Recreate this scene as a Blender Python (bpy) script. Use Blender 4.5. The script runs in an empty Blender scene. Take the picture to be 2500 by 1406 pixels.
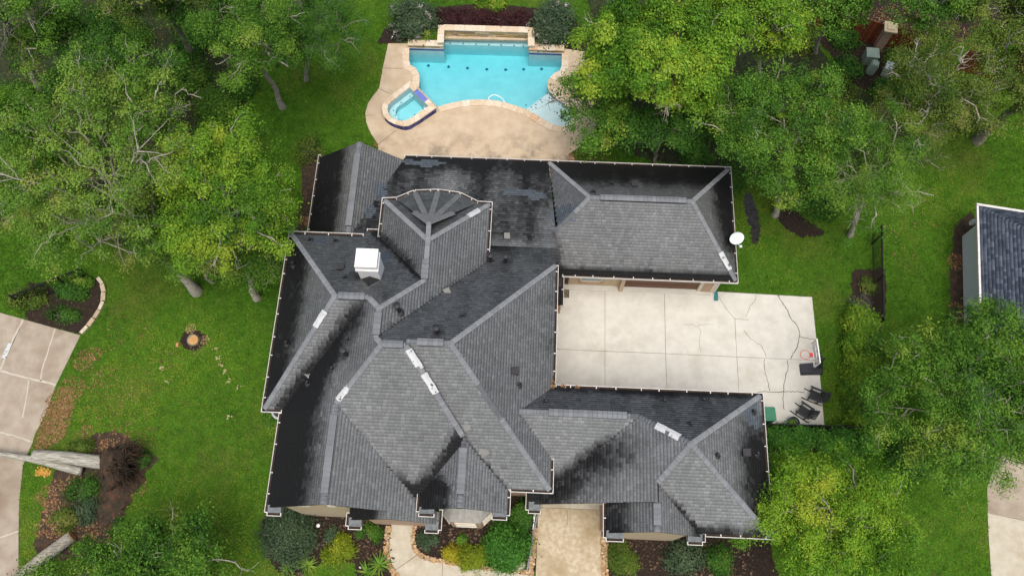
import bpy, math, random
import numpy as np
from mathutils import Vector
from mathutils.geometry import tessellate_polygon

random.seed(7)
RNG = np.random.default_rng(11)
scene = bpy.context.scene
COL = scene.collection

# ------------------------------------------------------------------ camera, sky, sun, exposure
CAM_H = 40.0
TILT = math.radians(21.25)          # camera looks this far off straight down, towards north (+Y)
FPX = 1985.0                        # focal length in photograph pixels (2500 px wide)
cam_d = bpy.data.cameras.new('camera')
cam_d.sensor_width = 36.0
cam_d.lens = 36.0 * FPX / 2500.0
cam_d.clip_end = 2000.0
cam = bpy.data.objects.new('camera', cam_d)
cam.location = (0, 0, CAM_H)
cam.rotation_euler = (TILT, 0, 0)
COL.objects.link(cam)
scene.camera = cam

SUN_EL, SUN_AZ = math.radians(73), math.radians(176)   # overcast: high and very soft
world = bpy.data.worlds.new('World')
scene.world = world
world.use_nodes = True
wn = world.node_tree
bg = wn.nodes['Background']
sky = wn.nodes.new('ShaderNodeTexSky')
sky.sky_type = 'NISHITA'
sky.sun_disc = False
sky.sun_elevation = SUN_EL
sky.sun_rotation = SUN_AZ
sky.air_density = 1.0
sky.dust_density = 6.0
sky.ozone_density = 0.6
wn.links.new(sky.outputs['Color'], bg.inputs['Color'])
bg.inputs['Strength'].default_value = 0.095

sun_d = bpy.data.lights.new('sun', 'SUN')
sun_d.energy = 1.5
sun_d.angle = math.radians(42)
sun_d.color = (1.0, 0.97, 0.91)
sun = bpy.data.objects.new('sun', sun_d)
sdir = Vector((math.sin(SUN_AZ) * math.cos(SUN_EL), math.cos(SUN_AZ) * math.cos(SUN_EL), math.sin(SUN_EL)))
sun.rotation_euler = sdir.to_track_quat('Z', 'Y').to_euler()
COL.objects.link(sun)

scene.view_settings.view_transform = 'Standard'
scene.view_settings.look = 'None'
scene.view_settings.gamma = 1.0
scene.view_settings.exposure = 0.72
scene.cycles.max_bounces = 6
scene.cycles.transparent_max_bounces = 12
scene.cycles.caustics_reflective = False
scene.cycles.caustics_refractive = False

# ------------------------------------------------------------------ helpers
PSI = math.radians(2.4)
CP, SP = math.cos(PSI), math.sin(PSI)

def hw(u, v, z=0.0):
    """house frame (u east, v north) to world"""
    return (u * CP + v * SP, -u * SP + v * CP, z)

def G(px, py, z=0.0):
    """photograph survey point at height z to world"""
    x = (px - 1250) / FPX
    y = -(py - 703) / FPX
    dy = math.sin(TILT) + y * math.cos(TILT)
    dz = -math.cos(TILT) + y * math.sin(TILT)
    t = (z - CAM_H) / dz
    return (x * t, dy * t, z)

def GH(px, py, z=0.0):
    X, Y, Z = G(px, py, z)
    return (X * CP - Y * SP, X * SP + Y * CP, z)

def G2(px, py, z=0.0):
    p = G(px, py, z)
    return (p[0], p[1])

BASE = {}

def setprops(o, label=None, cat=None, group=None, kind=None):
    if label: o['label'] = label
    if cat: o['category'] = cat
    if group: o['group'] = group
    if kind: o['kind'] = kind
    return o

def thing(name, label, cat, loc, group=None):
    o = bpy.data.objects.new(name, None)
    o.empty_display_size = 0.3
    o.location = loc
    COL.objects.link(o)
    BASE[o.name] = np.array(loc, float)
    return setprops(o, label, cat, group)

def link(name, me, mat, parent=None, base=None):
    o = bpy.data.objects.new(name, me)
    if mat is not None:
        me.materials.clear()
        me.materials.append(mat)
    COL.objects.link(o)
    if parent is not None:
        o.parent = parent
        BASE[o.name] = BASE[parent.name]
    else:
        b = np.zeros(3) if base is None else np.array(base, float)
        o.location = b
        BASE[o.name] = b
    return o

def offset_of(parent, base):
    if parent is not None:
        return BASE[parent.name]
    return np.zeros(3) if base is None else np.array(base, float)

def np_obj(name, V, F, mat, parent=None, base=None, col=None, smooth=False):
    """mesh from numpy arrays, F is (n,k); col is (nV,3)"""
    V = np.asarray(V, np.float32) - offset_of(parent, base).astype(np.float32)
    F = np.asarray(F, np.int32)
    me = bpy.data.meshes.new(name)
    me.vertices.add(len(V))
    me.vertices.foreach_set('co', V.ravel())
    me.loops.add(F.size)
    me.loops.foreach_set('vertex_index', F.ravel())
    me.polygons.add(len(F))
    me.polygons.foreach_set('loop_start', np.arange(0, F.size, F.shape[1], dtype=np.int32))
    if smooth:
        me.polygons.foreach_set('use_smooth', np.ones(len(F), bool))
    if col is not None:
        a = me.attributes.new('tint', 'FLOAT_COLOR', 'POINT')
        c = np.ones((len(V), 4), np.float32)
        c[:, :3] = col
        a.data.foreach_set('color', c.ravel())
    me.update(calc_edges=True)
    return link(name, me, mat, parent, base)

class MB:
    """collects shapes that belong to one mesh"""
    def __init__(s):
        s.v = []; s.f = []
    def add(s, vs, fs):
        n = len(s.v)
        s.v += [tuple(p) for p in vs]
        s.f += [tuple(i + n for i in f) for f in fs]
        return s
    def box8(s, b, t):
        return s.add(list(b) + list(t), [(3, 2, 1, 0), (4, 5, 6, 7), (0, 1, 5, 4), (1, 2, 6, 5), (2, 3, 7, 6), (3, 0, 4, 7)])
    def box(s, c, sx, sy, sz, rz=0.0):
        """centre of base c"""
        ca, sa = math.cos(rz), math.sin(rz)
        q = []
        for a, b in ((-1, -1), (1, -1), (1, 1), (-1, 1)):
            x, y = a * sx / 2, b * sy / 2
            q.append((c[0] + x * ca - y * sa, c[1] + x * sa + y * ca))
        return s.box8([(x, y, c[2]) for x, y in q], [(x, y, c[2] + sz) for x, y in q])
    def bar(s, p, q, w, h=None):
        """square bar from p to q"""
        p, q = Vector(p), Vector(q)
        h = w if h is None else h
        d = (q - p).normalized()
        up = Vector((0, 0, 1)) if abs(d.z) < 0.95 else Vector((0, 1, 0))
        a = d.cross(up).normalized() * w / 2
        b = a.cross(d).normalized() * h / 2
        return s.box8([p - a - b, p + a - b, p + a + b, p - a + b], [q - a - b, q + a - b, q + a + b, q - a + b])
    def prism(s, poly, z0, z1):
        """poly: list of (x,y); walls + both caps"""
        n = len(poly)
        area = sum(poly[i][0] * poly[(i + 1) % n][1] - poly[(i + 1) % n][0] * poly[i][1] for i in range(n))
        if area < 0: poly = poly[::-1]
        vs = [(x, y, z0) for x, y in poly] + [(x, y, z1) for x, y in poly]
        fs = [tuple(range(n, 2 * n)), tuple(range(n - 1, -1, -1))]
        fs += [(i, (i + 1) % n, n + (i + 1) % n, n + i) for i in range(n)]
        return s.add(vs, fs)
    def tube(s, pts, rad, n=8, cap=True):
        pts = [Vector(p) for p in pts]
        k = len(pts)
        if not hasattr(rad, '__len__'): rad = [rad] * k
        vs = []
        for i, p in enumerate(pts):
            d = (pts[min(i + 1, k - 1)] - pts[max(i - 1, 0)])
            d = d.normalized() if d.length > 1e-9 else Vector((0, 0, 1))
            up = Vector((0, 0, 1)) if abs(d.z) < 0.9 else Vector((1, 0, 0))
            a = d.cross(up).normalized(); b = d.cross(a).normalized()
            for j in range(n):
                t = 2 * math.pi * j / n
                vs.append(p + (a * math.cos(t) + b * math.sin(t)) * rad[i])
        fs = []
        for i in range(k - 1):
            for j in range(n):
                fs.append((i * n + j, i * n + (j + 1) % n, (i + 1) * n + (j + 1) % n, (i + 1) * n + j))
        if cap:
            fs.append(tuple(range(n - 1, -1, -1)))
            fs.append(tuple(range((k - 1) * n, k * n)))
        return s.add(vs, fs)
    def lathe(s, c, prof, n=14):
        """prof: list of (r,z) from bottom to top"""
        vs = []
        for r, z in prof:
            for j in range(n):
                t = 2 * math.pi * j / n
                vs.append((c[0] + r * math.cos(t), c[1] + r * math.sin(t), c[2] + z))
        fs = []
        for i in range(len(prof) - 1):
            for j in range(n):
                fs.append((i * n + j, i * n + (j + 1) % n, (i + 1) * n + (j + 1) % n, (i + 1) * n + j))
        fs.append(tuple(range(n - 1, -1, -1)))
        fs.append(tuple(range((len(prof) - 1) * n, len(prof) * n)))
        return s.add(vs, fs)
    def build(s, name, mat, parent=None, base=None, smooth=False):
        off = offset_of(parent, base)
        me = bpy.data.meshes.new(name)
        me.from_pydata([(p[0] - off[0], p[1] - off[1], p[2] - off[2]) for p in s.v], [], s.f)
        if smooth:
            for p in me.polygons: p.use_smooth = True
        me.update()
        return link(name, me, mat, parent, base)

def flat_loops(loops, z):
    """triangulated flat sheet with holes: loops[0] outer, others holes, (x,y) lists"""
    L = [[Vector((x, y, 0)) for x, y in lp] for lp in loops]
    tri = tessellate_polygon(L)
    vs = [(p.x, p.y, z) for lp in L for p in lp]
    fs = []
    for t in tri:
        a, b, c = (vs[i] for i in t)
        cr = (b[0] - a[0]) * (c[1] - a[1]) - (b[1] - a[1]) * (c[0] - a[0])
        fs.append(tuple(t) if cr > 0 else tuple(reversed(t)))
    return vs, fs

def in_poly(P, poly):
    """vectorised point in polygon"""
    x, y = P[:, 0], P[:, 1]
    c = np.zeros(len(P), bool)
    n = len(poly)
    j = n - 1
    for i in range(n):
        xi, yi = poly[i]; xj, yj = poly[j]
        if yi != yj:
            m = ((yi > y) != (yj > y)) & (x < (xj - xi) * (y - yi) / (yj - yi) + xi)
            c ^= m
        j = i
    return c

def smooth_loop(pts, k=4):
    """closed Catmull-Rom through pts"""
    out = []
    n = len(pts)
    for i in range(n):
        p0, p1, p2, p3 = (np.array(pts[(i + d) % n], float) for d in (-1, 0, 1, 2))
        for t in np.linspace(0, 1, k, endpoint=False):
            out.append(tuple(0.5 * (2 * p1 + (p2 - p0) * t + (2 * p0 - 5 * p1 + 4 * p2 - p3) * t * t + (3 * p1 - p0 - 3 * p2 + p3) * t ** 3)))
    return out

def smooth_path(pts, k=4):
    out = []
    n = len(pts)
    for i in range(n - 1):
        p0, p1, p2, p3 = (np.array(pts[min(max(i + d, 0), n - 1)], float) for d in (-1, 0, 1, 2))
        for t in np.linspace(0, 1, k, endpoint=False):
            out.append(tuple(0.5 * (2 * p1 + (p2 - p0) * t + (2 * p0 - 5 * p1 + 4 * p2 - p3) * t * t + (3 * p1 - p0 - 3 * p2 + p3) * t ** 3)))
    out.append(tuple(pts[-1]))
    return out

# ------------------------------------------------------------------ materials
MATS = {}

def pm(name, c1, c2=None, scale=4.0, rough=0.8, bump=0.0, bscale=None, detail=6.0, c3=None, scale3=0.6, spec=0.3, metal=0.0, lo=0.35, hi=0.65, lo3=0.5, hi3=0.7):
    """two colours mixed by noise, an optional third in large patches, fine bump"""
    m = bpy.data.materials.new(name)
    m.use_nodes = True
    nt = m.node_tree
    b = nt.nodes['Principled BSDF']
    b.inputs['Roughness'].default_value = rough
    b.inputs['Specular IOR Level'].default_value = spec
    b.inputs['Metallic'].default_value = metal
    tc = nt.nodes.new('ShaderNodeTexCoord')
    if c2 is None:
        b.inputs['Base Color'].default_value = (*c1, 1)
    else:
        def ramp(sc, lo, hi, det):
            n = nt.nodes.new('ShaderNodeTexNoise')
            n.inputs['Scale'].default_value = sc
            n.inputs['Detail'].default_value = det
            n.inputs['Roughness'].default_value = 0.6
            nt.links.new(tc.outputs['Object'], n.inputs['Vector'])
            r = nt.nodes.new('ShaderNodeMapRange')
            r.inputs['From Min'].default_value = lo
            r.inputs['From Max'].default_value = hi
            nt.links.new(n.outputs['Fac'], r.inputs['Value'])
            return r.outputs['Result']
        mx = nt.nodes.new('ShaderNodeMix'); mx.data_type = 'RGBA'
        mx.inputs[6].default_value = (*c1, 1); mx.inputs[7].default_value = (*c2, 1)
        nt.links.new(ramp(scale, lo, hi, detail), mx.inputs[0])
        out = mx.outputs[2]
        if c3 is not None:
            m3 = nt.nodes.new('ShaderNodeMix'); m3.data_type = 'RGBA'
            m3.inputs[7].default_value = (*c3, 1)
            nt.links.new(out, m3.inputs[6])
            nt.links.new(ramp(scale3, lo3, hi3, 4.0), m3.inputs[0])
            out = m3.outputs[2]
        nt.links.new(out, b.inputs['Base Color'])
    if bump:
        n = nt.nodes.new('ShaderNodeTexNoise')
        n.inputs['Scale'].default_value = bscale or scale * 4
        n.inputs['Detail'].default_value = 4
        nt.links.new(tc.outputs['Object'], n.inputs['Vector'])
        bp = nt.nodes.new('ShaderNodeBump')
        bp.inputs['Strength'].default_value = bump
        bp.inputs['Distance'].default_value = 0.05
        nt.links.new(n.outputs['Fac'], bp.inputs['Height'])
        nt.links.new(bp.outputs['Normal'], b.inputs['Normal'])
    MATS[name] = m
    return m

def tint_mat(name, rough=0.7, translucent=0.0, spec=0.2, noise=0.0, nscale=30.0):
    """base colour from the per-piece colour stored on the mesh"""
    m = bpy.data.materials.new(name)
    m.use_nodes = True
    nt = m.node_tree
    b = nt.nodes['Principled BSDF']
    b.inputs['Roughness'].default_value = rough
    b.inputs['Specular IOR Level'].default_value = spec
    a = nt.nodes.new('ShaderNodeAttribute'); a.attribute_name = 'tint'
    out = a.outputs['Color']
    if noise:
        tc = nt.nodes.new('ShaderNodeTexCoord')
        n = nt.nodes.new('ShaderNodeTexNoise')
        n.inputs['Scale'].default_value = nscale
        n.inputs['Detail'].default_value = 5
        nt.links.new(tc.outputs['Object'], n.inputs['Vector'])
        r = nt.nodes.new('ShaderNodeMapRange')
        r.inputs['From Min'].default_value = 0.3; r.inputs['From Max'].default_value = 0.7
        r.inputs['To Min'].default_value = 1 - noise; r.inputs['To Max'].default_value = 1 + noise
        nt.links.new(n.outputs['Fac'], r.inputs['Value'])
        mx = nt.nodes.new('ShaderNodeVectorMath'); mx.operation = 'SCALE'
        nt.links.new(out, mx.inputs[0]); nt.links.new(r.outputs['Result'], mx.inputs['Scale'])
        out = mx.outputs[0]
    nt.links.new(out, b.inputs['Base Color'])
    if translucent:
        t = nt.nodes.new('ShaderNodeBsdfTranslucent')
        nt.links.new(out, t.inputs['Color'])
        mx = nt.nodes.new('ShaderNodeMixShader')
        mx.inputs[0].default_value = translucent
        nt.links.new(b.outputs[0], mx.inputs[1]); nt.links.new(t.outputs[0], mx.inputs[2])
        nt.links.new(mx.outputs[0], nt.nodes['Material Output'].inputs['Surface'])
    MATS[name] = m
    return m

def brick_mat(name, c1, c2, mortar, sx=1.0, rot=0.0):
    m = bpy.data.materials.new(name); m.use_nodes = True
    nt = m.node_tree; b = nt.nodes['Principled BSDF']; b.inputs['Roughness'].default_value = 0.85
    tc = nt.nodes.new('ShaderNodeTexCoord')
    sp = nt.nodes.new('ShaderNodeSeparateXYZ'); nt.links.new(tc.outputs['Object'], sp.inputs[0])
    ad = nt.nodes.new('ShaderNodeMath'); ad.operation = 'ADD'
    nt.links.new(sp.outputs[0], ad.inputs[0]); nt.links.new(sp.outputs[1], ad.inputs[1])
    cb = nt.nodes.new('ShaderNodeCombineXYZ')
    nt.links.new(ad.outputs[0], cb.inputs[0]); nt.links.new(sp.outputs[2], cb.inputs[1])
    br = nt.nodes.new('ShaderNodeTexBrick')
    br.inputs['Scale'].default_value = 1.0
    br.inputs['Brick Width'].default_value = 0.21; br.inputs['Row Height'].default_value = 0.075
    br.inputs['Mortar Size'].default_value = 0.008
    br.inputs['Color1'].default_value = (*c1, 1); br.inputs['Color2'].default_value = (*c2, 1); br.inputs['Mortar'].default_value = (*mortar, 1)
    nt.links.new(cb.outputs[0], br.inputs['Vector'])
    nt.links.new(br.outputs['Color'], b.inputs['Base Color'])
    MATS[name] = m
    return m

pm('lawn', (0.032, 0.090, 0.008), (0.060, 0.145, 0.013), 2.2, 0.9, 0.6, 30, c3=(0.09, 0.11, 0.022), scale3=0.22, lo3=0.52, hi3=0.72, spec=0.02)
tint_mat('grass', 0.9, 0.25, 0.03)
pm('court', (0.50, 0.49, 0.44), (0.57, 0.56, 0.51), 1.6, 0.75, 0.15, 60, c3=(0.41, 0.39, 0.33), scale3=0.6, lo3=0.52, hi3=0.80)
pm('street', (0.28, 0.235, 0.18), (0.36, 0.315, 0.25), 1.6, 0.8, 0.2, 60, c3=(0.19, 0.135, 0.09), scale3=0.28, lo3=0.48, hi3=0.75)
pm('walk', (0.40, 0.365, 0.28), (0.48, 0.445, 0.36), 2.2, 0.8, 0.2, 60, c3=(0.34, 0.28, 0.19), scale3=0.7, lo3=0.5, hi3=0.75)
pm('apron', (0.36, 0.29, 0.18), (0.50, 0.43, 0.32), 5.0, 0.6, 0.25, 60, c3=(0.27, 0.20, 0.10), scale3=0.5, lo3=0.42, hi3=0.7)
pm('deck', (0.44, 0.345, 0.235), (0.50, 0.40, 0.285), 1.8, 0.8, 0.2, 70, c3=(0.53, 0.44, 0.325), scale3=0.9, lo3=0.5, hi3=0.75)
def deck_mould():
    nt = MATS['deck'].node_tree; b = nt.nodes['Principled BSDF']
    src = b.inputs['Base Color'].links[0].from_socket
    tc = nt.nodes.new('ShaderNodeTexCoord'); sp = nt.nodes.new('ShaderNodeSeparateXYZ'); nt.links.new(tc.outputs['Object'], sp.inputs[0])
    g = nt.nodes.new('ShaderNodeMapRange'); g.inputs['From Min'].default_value = 25.4; g.inputs['From Max'].default_value = 23.4; nt.links.new(sp.outputs[1], g.inputs['Value'])
    n1 = nt.nodes.new('ShaderNodeTexNoise'); n1.inputs['Scale'].default_value = 0.7; n1.inputs['Detail'].default_value = 9; n1.inputs['Roughness'].default_value = .72; nt.links.new(tc.outputs['Object'], n1.inputs['Vector'])
    r1 = nt.nodes.new('ShaderNodeMapRange'); r1.inputs['From Min'].default_value = 0.47; r1.inputs['From Max'].default_value = 0.66; nt.links.new(n1.outputs['Fac'], r1.inputs['Value'])
    mu = nt.nodes.new('ShaderNodeMath'); mu.operation = 'MULTIPLY'; nt.links.new(g.outputs[0], mu.inputs[0]); nt.links.new(r1.outputs[0], mu.inputs[1])
    mx = nt.nodes.new('ShaderNodeMix'); mx.data_type = 'RGBA'; mx.inputs[7].default_value = (0.13, 0.11, 0.085, 1)
    nt.links.new(mu.outputs[0], mx.inputs[0]); nt.links.new(src, mx.inputs[6]); nt.links.new(mx.outputs[2], b.inputs['Base Color'])
deck_mould()
pm('joint', (0.05, 0.045, 0.035), rough=0.9)
pm('crack', (0.07, 0.06, 0.045), rough=0.9)
pm('sealant', (0.40, 0.365, 0.30), (0.48, 0.445, 0.38), 8, 0.8)
pm('mulch', (0.012, 0.009, 0.007), (0.035, 0.022, 0.015), 14, 0.95, 0.8, 30, c3=(0.06, 0.035, 0.022), scale3=5, lo3=0.55, hi3=0.75)
pm('dirt', (0.026, 0.020, 0.014), (0.062, 0.044, 0.029), 9, 0.95, 0.9, 22, c3=(0.090, 0.046, 0.026), scale3=2.4, lo3=.5, hi3=.66)
pm('red_clay', (0.10, 0.035, 0.015), (0.19, 0.075, 0.03), 6, 0.9, 0.8, 15)
pm('muddy_water', (0.09, 0.04, 0.015), rough=0.12, spec=0.5)
pm('wet_mud', (0.015, 0.014, 0.014), (0.04, 0.035, 0.03), 4, 0.25, 0.5, 10, spec=0.6)
tint_mat('shingle', 0.75, 0.0, 0.18, 0.12, 45)
pm('roof_deck', (0.020, 0.020, 0.022), (0.032, 0.032, 0.033), 8, 0.9, spec=.1)
tint_mat('cap', 0.75, 0.0, 0.2, 0.12, 45)
pm('white_paint', (0.74, 0.74, 0.72), (0.80, 0.80, 0.79), 6, 0.5)
pm('chimney_paint', (0.66, 0.66, 0.655), (0.72, 0.72, 0.715), 3, 0.6)
pm('gutter_white', (0.56, 0.55, 0.52), (0.68, 0.67, 0.645), 5, 0.5)
pm('gutter_dirt', (0.018, 0.013, 0.010), (0.05, 0.032, 0.02), 9, 0.95)
pm('black_metal', (0.018, 0.019, 0.021), (0.03, 0.03, 0.033), 10, 0.55)
pm('grey_metal', (0.30, 0.32, 0.33), (0.40, 0.42, 0.43), 6, 0.4, metal=0.3)
pm('return_metal', (0.085, 0.10, 0.11), (0.15, 0.165, 0.17), 7, 0.6)
pm('tin', (0.26, 0.255, 0.235), (0.33, 0.32, 0.295), 3, 0.5)
pm('patch_white', (0.44, 0.46, 0.47), (0.52, 0.54, 0.55), 5, 0.55, c3=(0.06, 0.06, 0.065), scale3=6.5, lo3=0.615, hi3=0.64)
brick_mat('brick', (0.34, 0.20, 0.12), (0.44, 0.29, 0.185), (0.45, 0.38, 0.30))
brick_mat('brick_tan', (0.42, 0.31, 0.19), (0.50, 0.39, 0.26), (0.48, 0.42, 0.33))
pm('trim', (0.56, 0.50, 0.40), (0.62, 0.56, 0.46), 4, 0.7)
pm('door_brown', (0.12, 0.06, 0.036), (0.15, 0.075, 0.045), 5, 0.6)
pm('door_dark', (0.035, 0.016, 0.012), rough=0.5)
pm('glass', (0.22, 0.31, 0.33), rough=0.08, spec=0.8)
pm('plaster', (0.54, 0.635, 0.66), (0.62, 0.70, 0.72), 1.6, 0.7, c3=(0.50, 0.61, 0.64), scale3=.5)
pm('blue_tile', (0.045, 0.055, 0.20), (0.09, 0.10, 0.30), 22, 0.3, spec=0.5)
pm('spill_tile', (0.10, 0.14, 0.45), (0.16, 0.20, 0.52), 22, 0.25, spec=0.5)
pm('dark_tile', (0.03, 0.14, 0.26), rough=0.4)
tint_mat('coping', 0.8, 0.0, 0.2, 0.14, 9)
tint_mat('veneer', 0.85, 0.0, 0.2, 0.25, 14)
tint_mat('stone', 0.85, 0.0, 0.2, 0.25, 12)
pm('hose', (0.75, 0.77, 0.78), rough=0.4)
tint_mat('leaf', 0.6, 0.27, 0.10)
pm('bark', (0.17, 0.15, 0.115), (0.30, 0.27, 0.215), 5, 0.9, 0.6, 18, c3=(0.13, 0.14, 0.08), scale3=2)
pm('bark_light', (0.30, 0.28, 0.23), (0.44, 0.42, 0.35), 7, 0.9, 0.9, 22, c3=(0.18, 0.165, 0.125), scale3=3.5, lo3=.52, hi3=.66)
pm('cut_wood', (0.40, 0.21, 0.075), (0.50, 0.30, 0.12), 9, 0.8)
pm('sawdust', (0.50, 0.36, 0.17), (0.62, 0.48, 0.27), 9, 0.9)
pm('iron', (0.010, 0.010, 0.011), rough=0.5)
tint_mat('cedar', 0.85, 0.0, 0.15, 0.3, 12)
pm('cedar_cap', (0.32, 0.23, 0.13), (0.40, 0.30, 0.18), 6, 0.85)
pm('box_green', (0.20, 0.27, 0.21), (0.25, 0.32, 0.26), 4, 0.6)
pm('box_tan', (0.45, 0.38, 0.24), rough=0.6)
pm('bin_green', (0.03, 0.16, 0.09), (0.04, 0.19, 0.11), 3, 0.5)
pm('teal', (0.02, 0.15, 0.15), rough=0.4)
pm('chair_black', (0.016, 0.018, 0.022), (0.026, 0.028, 0.032), 8, 0.5)
pm('hoop_red', (0.60, 0.05, 0.04), rough=0.5)
pm('base_black', (0.02, 0.022, 0.03), (0.03, 0.032, 0.04), 6, 0.5)
pm('board_glass', (0.38, 0.43, 0.41), rough=0.15, spec=0.6)
MATS['board_glass'].node_tree.nodes['Principled BSDF'].inputs['Alpha'].default_value = 0.4
pm('dish', (0.62, 0.68, 0.69), rough=0.4)
pm('mat_brown', (0.05, 0.04, 0.025), (0.22, 0.19, 0.12), 16, 0.9, detail=1)
pm('siding', (0.76, 0.79, 0.78), (0.80, 0.82, 0.81), 2, 0.7)
pm('pipe_grey', (0.22, 0.23, 0.26), rough=0.4)
pm('ac_grey', (0.45, 0.48, 0.50), rough=0.5)
pm('boulder', (0.36, 0.33, 0.24), (0.44, 0.41, 0.31), 3, 0.85, 0.3, 12)
tint_mat('dead_leaf', 0.9, 0.1, 0.1)

def fissured(name, ca, cb, rz):
    m = pm(name, ca, cb, 1.0, 0.9, 0.9, 1.0)
    nt = m.node_tree
    tc = [n for n in nt.nodes if n.type == 'TEX_COORD'][0]
    mp = nt.nodes.new('ShaderNodeMapping'); mp.inputs['Rotation'].default_value = (0, 0, rz); mp.inputs['Scale'].default_value = (2.2, 16, 16)
    nt.links.new(tc.outputs['Object'], mp.inputs['Vector'])
    for n in nt.nodes:
        if n.type == 'TEX_NOISE': nt.links.new(mp.outputs[0], n.inputs['Vector'])
fissured('bark_fallen', (0.17, 0.16, 0.13), (0.44, 0.43, 0.37), math.radians(-2))
fissured('bark_log', (0.17, 0.155, 0.12), (0.42, 0.39, 0.32), math.radians(-42))
def water_mat():
    m = bpy.data.materials.new('water'); m.use_nodes = True
    nt = m.node_tree
    nt.nodes.remove(nt.nodes['Principled BSDF'])
    out = nt.nodes['Material Output']
    tr = nt.nodes.new('ShaderNodeBsdfTransparent')
    tr.inputs['Color'].default_value = (0.985, 0.99, 0.99, 1)
    gl = nt.nodes.new('ShaderNodeBsdfGlossy'); gl.inputs['Roughness'].default_value = 0.06
    fr = nt.nodes.new('ShaderNodeFresnel'); fr.inputs['IOR'].default_value = 1.33
    tc = nt.nodes.new('ShaderNodeTexCoord')
    n = nt.nodes.new('ShaderNodeTexNoise'); n.inputs['Scale'].default_value = 2.2; n.inputs['Detail'].default_value = 5
    nt.links.new(tc.outputs['Object'], n.inputs['Vector'])
    bp = nt.nodes.new('ShaderNodeBump'); bp.inputs['Strength'].default_value = 0.5; bp.inputs['Distance'].default_value = 0.06
    nt.links.new(n.outputs['Fac'], bp.inputs['Height'])
    nt.links.new(bp.outputs['Normal'], gl.inputs['Normal']); nt.links.new(bp.outputs['Normal'], fr.inputs['Normal'])
    mx = nt.nodes.new('ShaderNodeMixShader')
    nt.links.new(fr.outputs[0], mx.inputs[0]); nt.links.new(tr.outputs[0], mx.inputs[1]); nt.links.new(gl.outputs[0], mx.inputs[2])
    nt.links.new(mx.outputs[0], out.inputs['Surface'])
    va = nt.nodes.new('ShaderNodeVolumeAbsorption')
    va.inputs['Color'].default_value = (0.44, 0.92, 0.962, 1); va.inputs['Density'].default_value = 1.0
    nt.links.new(va.outputs[0], out.inputs['Volume'])
    MATS['water'] = m
water_mat()

def lerp(a, b, t):
    return tuple(x + (y - x) * t for x, y in zip(a, b))

# ------------------------------------------------------------------ ground, pool holes, paving
def structure(name, vs, fs, mat):
    m = MB(); m.add(vs, fs)
    o = m.build(name, MATS[mat]); o['kind'] = 'structure'
    return o

pool_px = [(998, 119.5), (1056, 121), (1083, 122), (1085, 90), (1290, 96), (1291, 130), (1373, 133), (1372.5, 173), (1359, 179), (1350, 185), (1343, 192), (1338, 201),
           (1336.5, 215), (1344, 230), (1362, 244), (1380, 256), (1396, 275), (1396, 298), (1385, 309), (1371, 312), (1350, 308), (1326, 295), (1308, 284), (1287, 271),
           (1260, 262.5), (1236.5, 254.5), (1212.6, 249), (1176.7, 246.5), (1138, 248), (1099, 255.5), (1069, 264.5), (1021, 215), (1023, 203),
           (1023.7, 188), (1018, 173), (1007, 164), (997, 161)]
POOL = [G2(x, y, -0.03) for x, y in pool_px]
spa_in_px = [(999.7, 214.7), (1045.7, 260), (1001, 292), (986.4, 295.8), (972, 295), (958.6, 289.7), (949, 278.8), (946.3, 266.7), (949, 255.9), (957.4, 247.4), (980.4, 229.3)]
SPA_IN = [G2(x, y, 0.5) for x, y in spa_in_px]
spa_out_px = [(1001, 198.4), (1065.6, 263.7), (1027, 290), (999, 307.8), (985, 309.5), (964.6, 304), (947.7, 295.7), (936.8, 284.9), (932, 266.7), (935.6, 253.4), (945.3, 241.3), (957.4, 231.7), (984, 212.3)]
SPA_OUT = [G2(x, y, 0.5) for x, y in spa_out_px]

vs, fs = flat_loops([[(-160, -120), (160, -120), (160, 200), (-160, 200)], POOL, SPA_IN], 0.0)
ground = structure('lawn', vs, fs, 'lawn')

deck_px = [(948, 108), (935, 167), (926, 217), (911, 236), (899, 254), (892, 278), (895, 302), (905, 326), (923, 353), (930, 420), (1389, 440), (1389, 376), (1413, 362), (1442, 328),
           (1486, 321), (1508, 298), (1500, 265), (1470, 195), (1445, 150), (1428, 128), (1373, 120), (1290, 100), (1085, 96), (1000, 108)]
DECK = [G2(x, y) for x, y in deck_px]
# deck: one slab with the pool and the spa cut out, built slightly proud of the grass
vs, fs = flat_loops([DECK, POOL, SPA_IN], 0.05)
m = MB(); m.add(vs, fs)
n = len(DECK)
m.add([(x, y, 0.05) for x, y in DECK] + [(x, y, -0.1) for x, y in DECK], [(i, (i + 1) % n, n + (i + 1) % n, n + i) for i in range(n)])
pool_deck = m.build('pool_deck', MATS['deck']); pool_deck['kind'] = 'structure'

def ribbon(pts, w, z, jag=0.0):
    """flat thin ribbon along (x,y) points"""
    m = MB()
    k = len(pts)
    vs = []
    for i, p in enumerate(pts):
        a = np.array(pts[max(i - 1, 0)][:2]); b = np.array(pts[min(i + 1, k - 1)][:2])
        d = b - a; d /= max(np.linalg.norm(d), 1e-6)
        nrm = np.array([-d[1], d[0]])
        ww = w * (1 + jag * random.uniform(-0.7, 0.9))
        q = np.array(p[:2]) + nrm * random.uniform(-1, 1) * jag * w
        vs += [tuple(q + nrm * ww / 2) + (z,), tuple(q - nrm * ww / 2) + (z,)]
    m.add(vs, [(2 * i, 2 * i + 1, 2 * i + 3, 2 * i + 2) for i in range(k - 1)])
    return m

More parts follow.
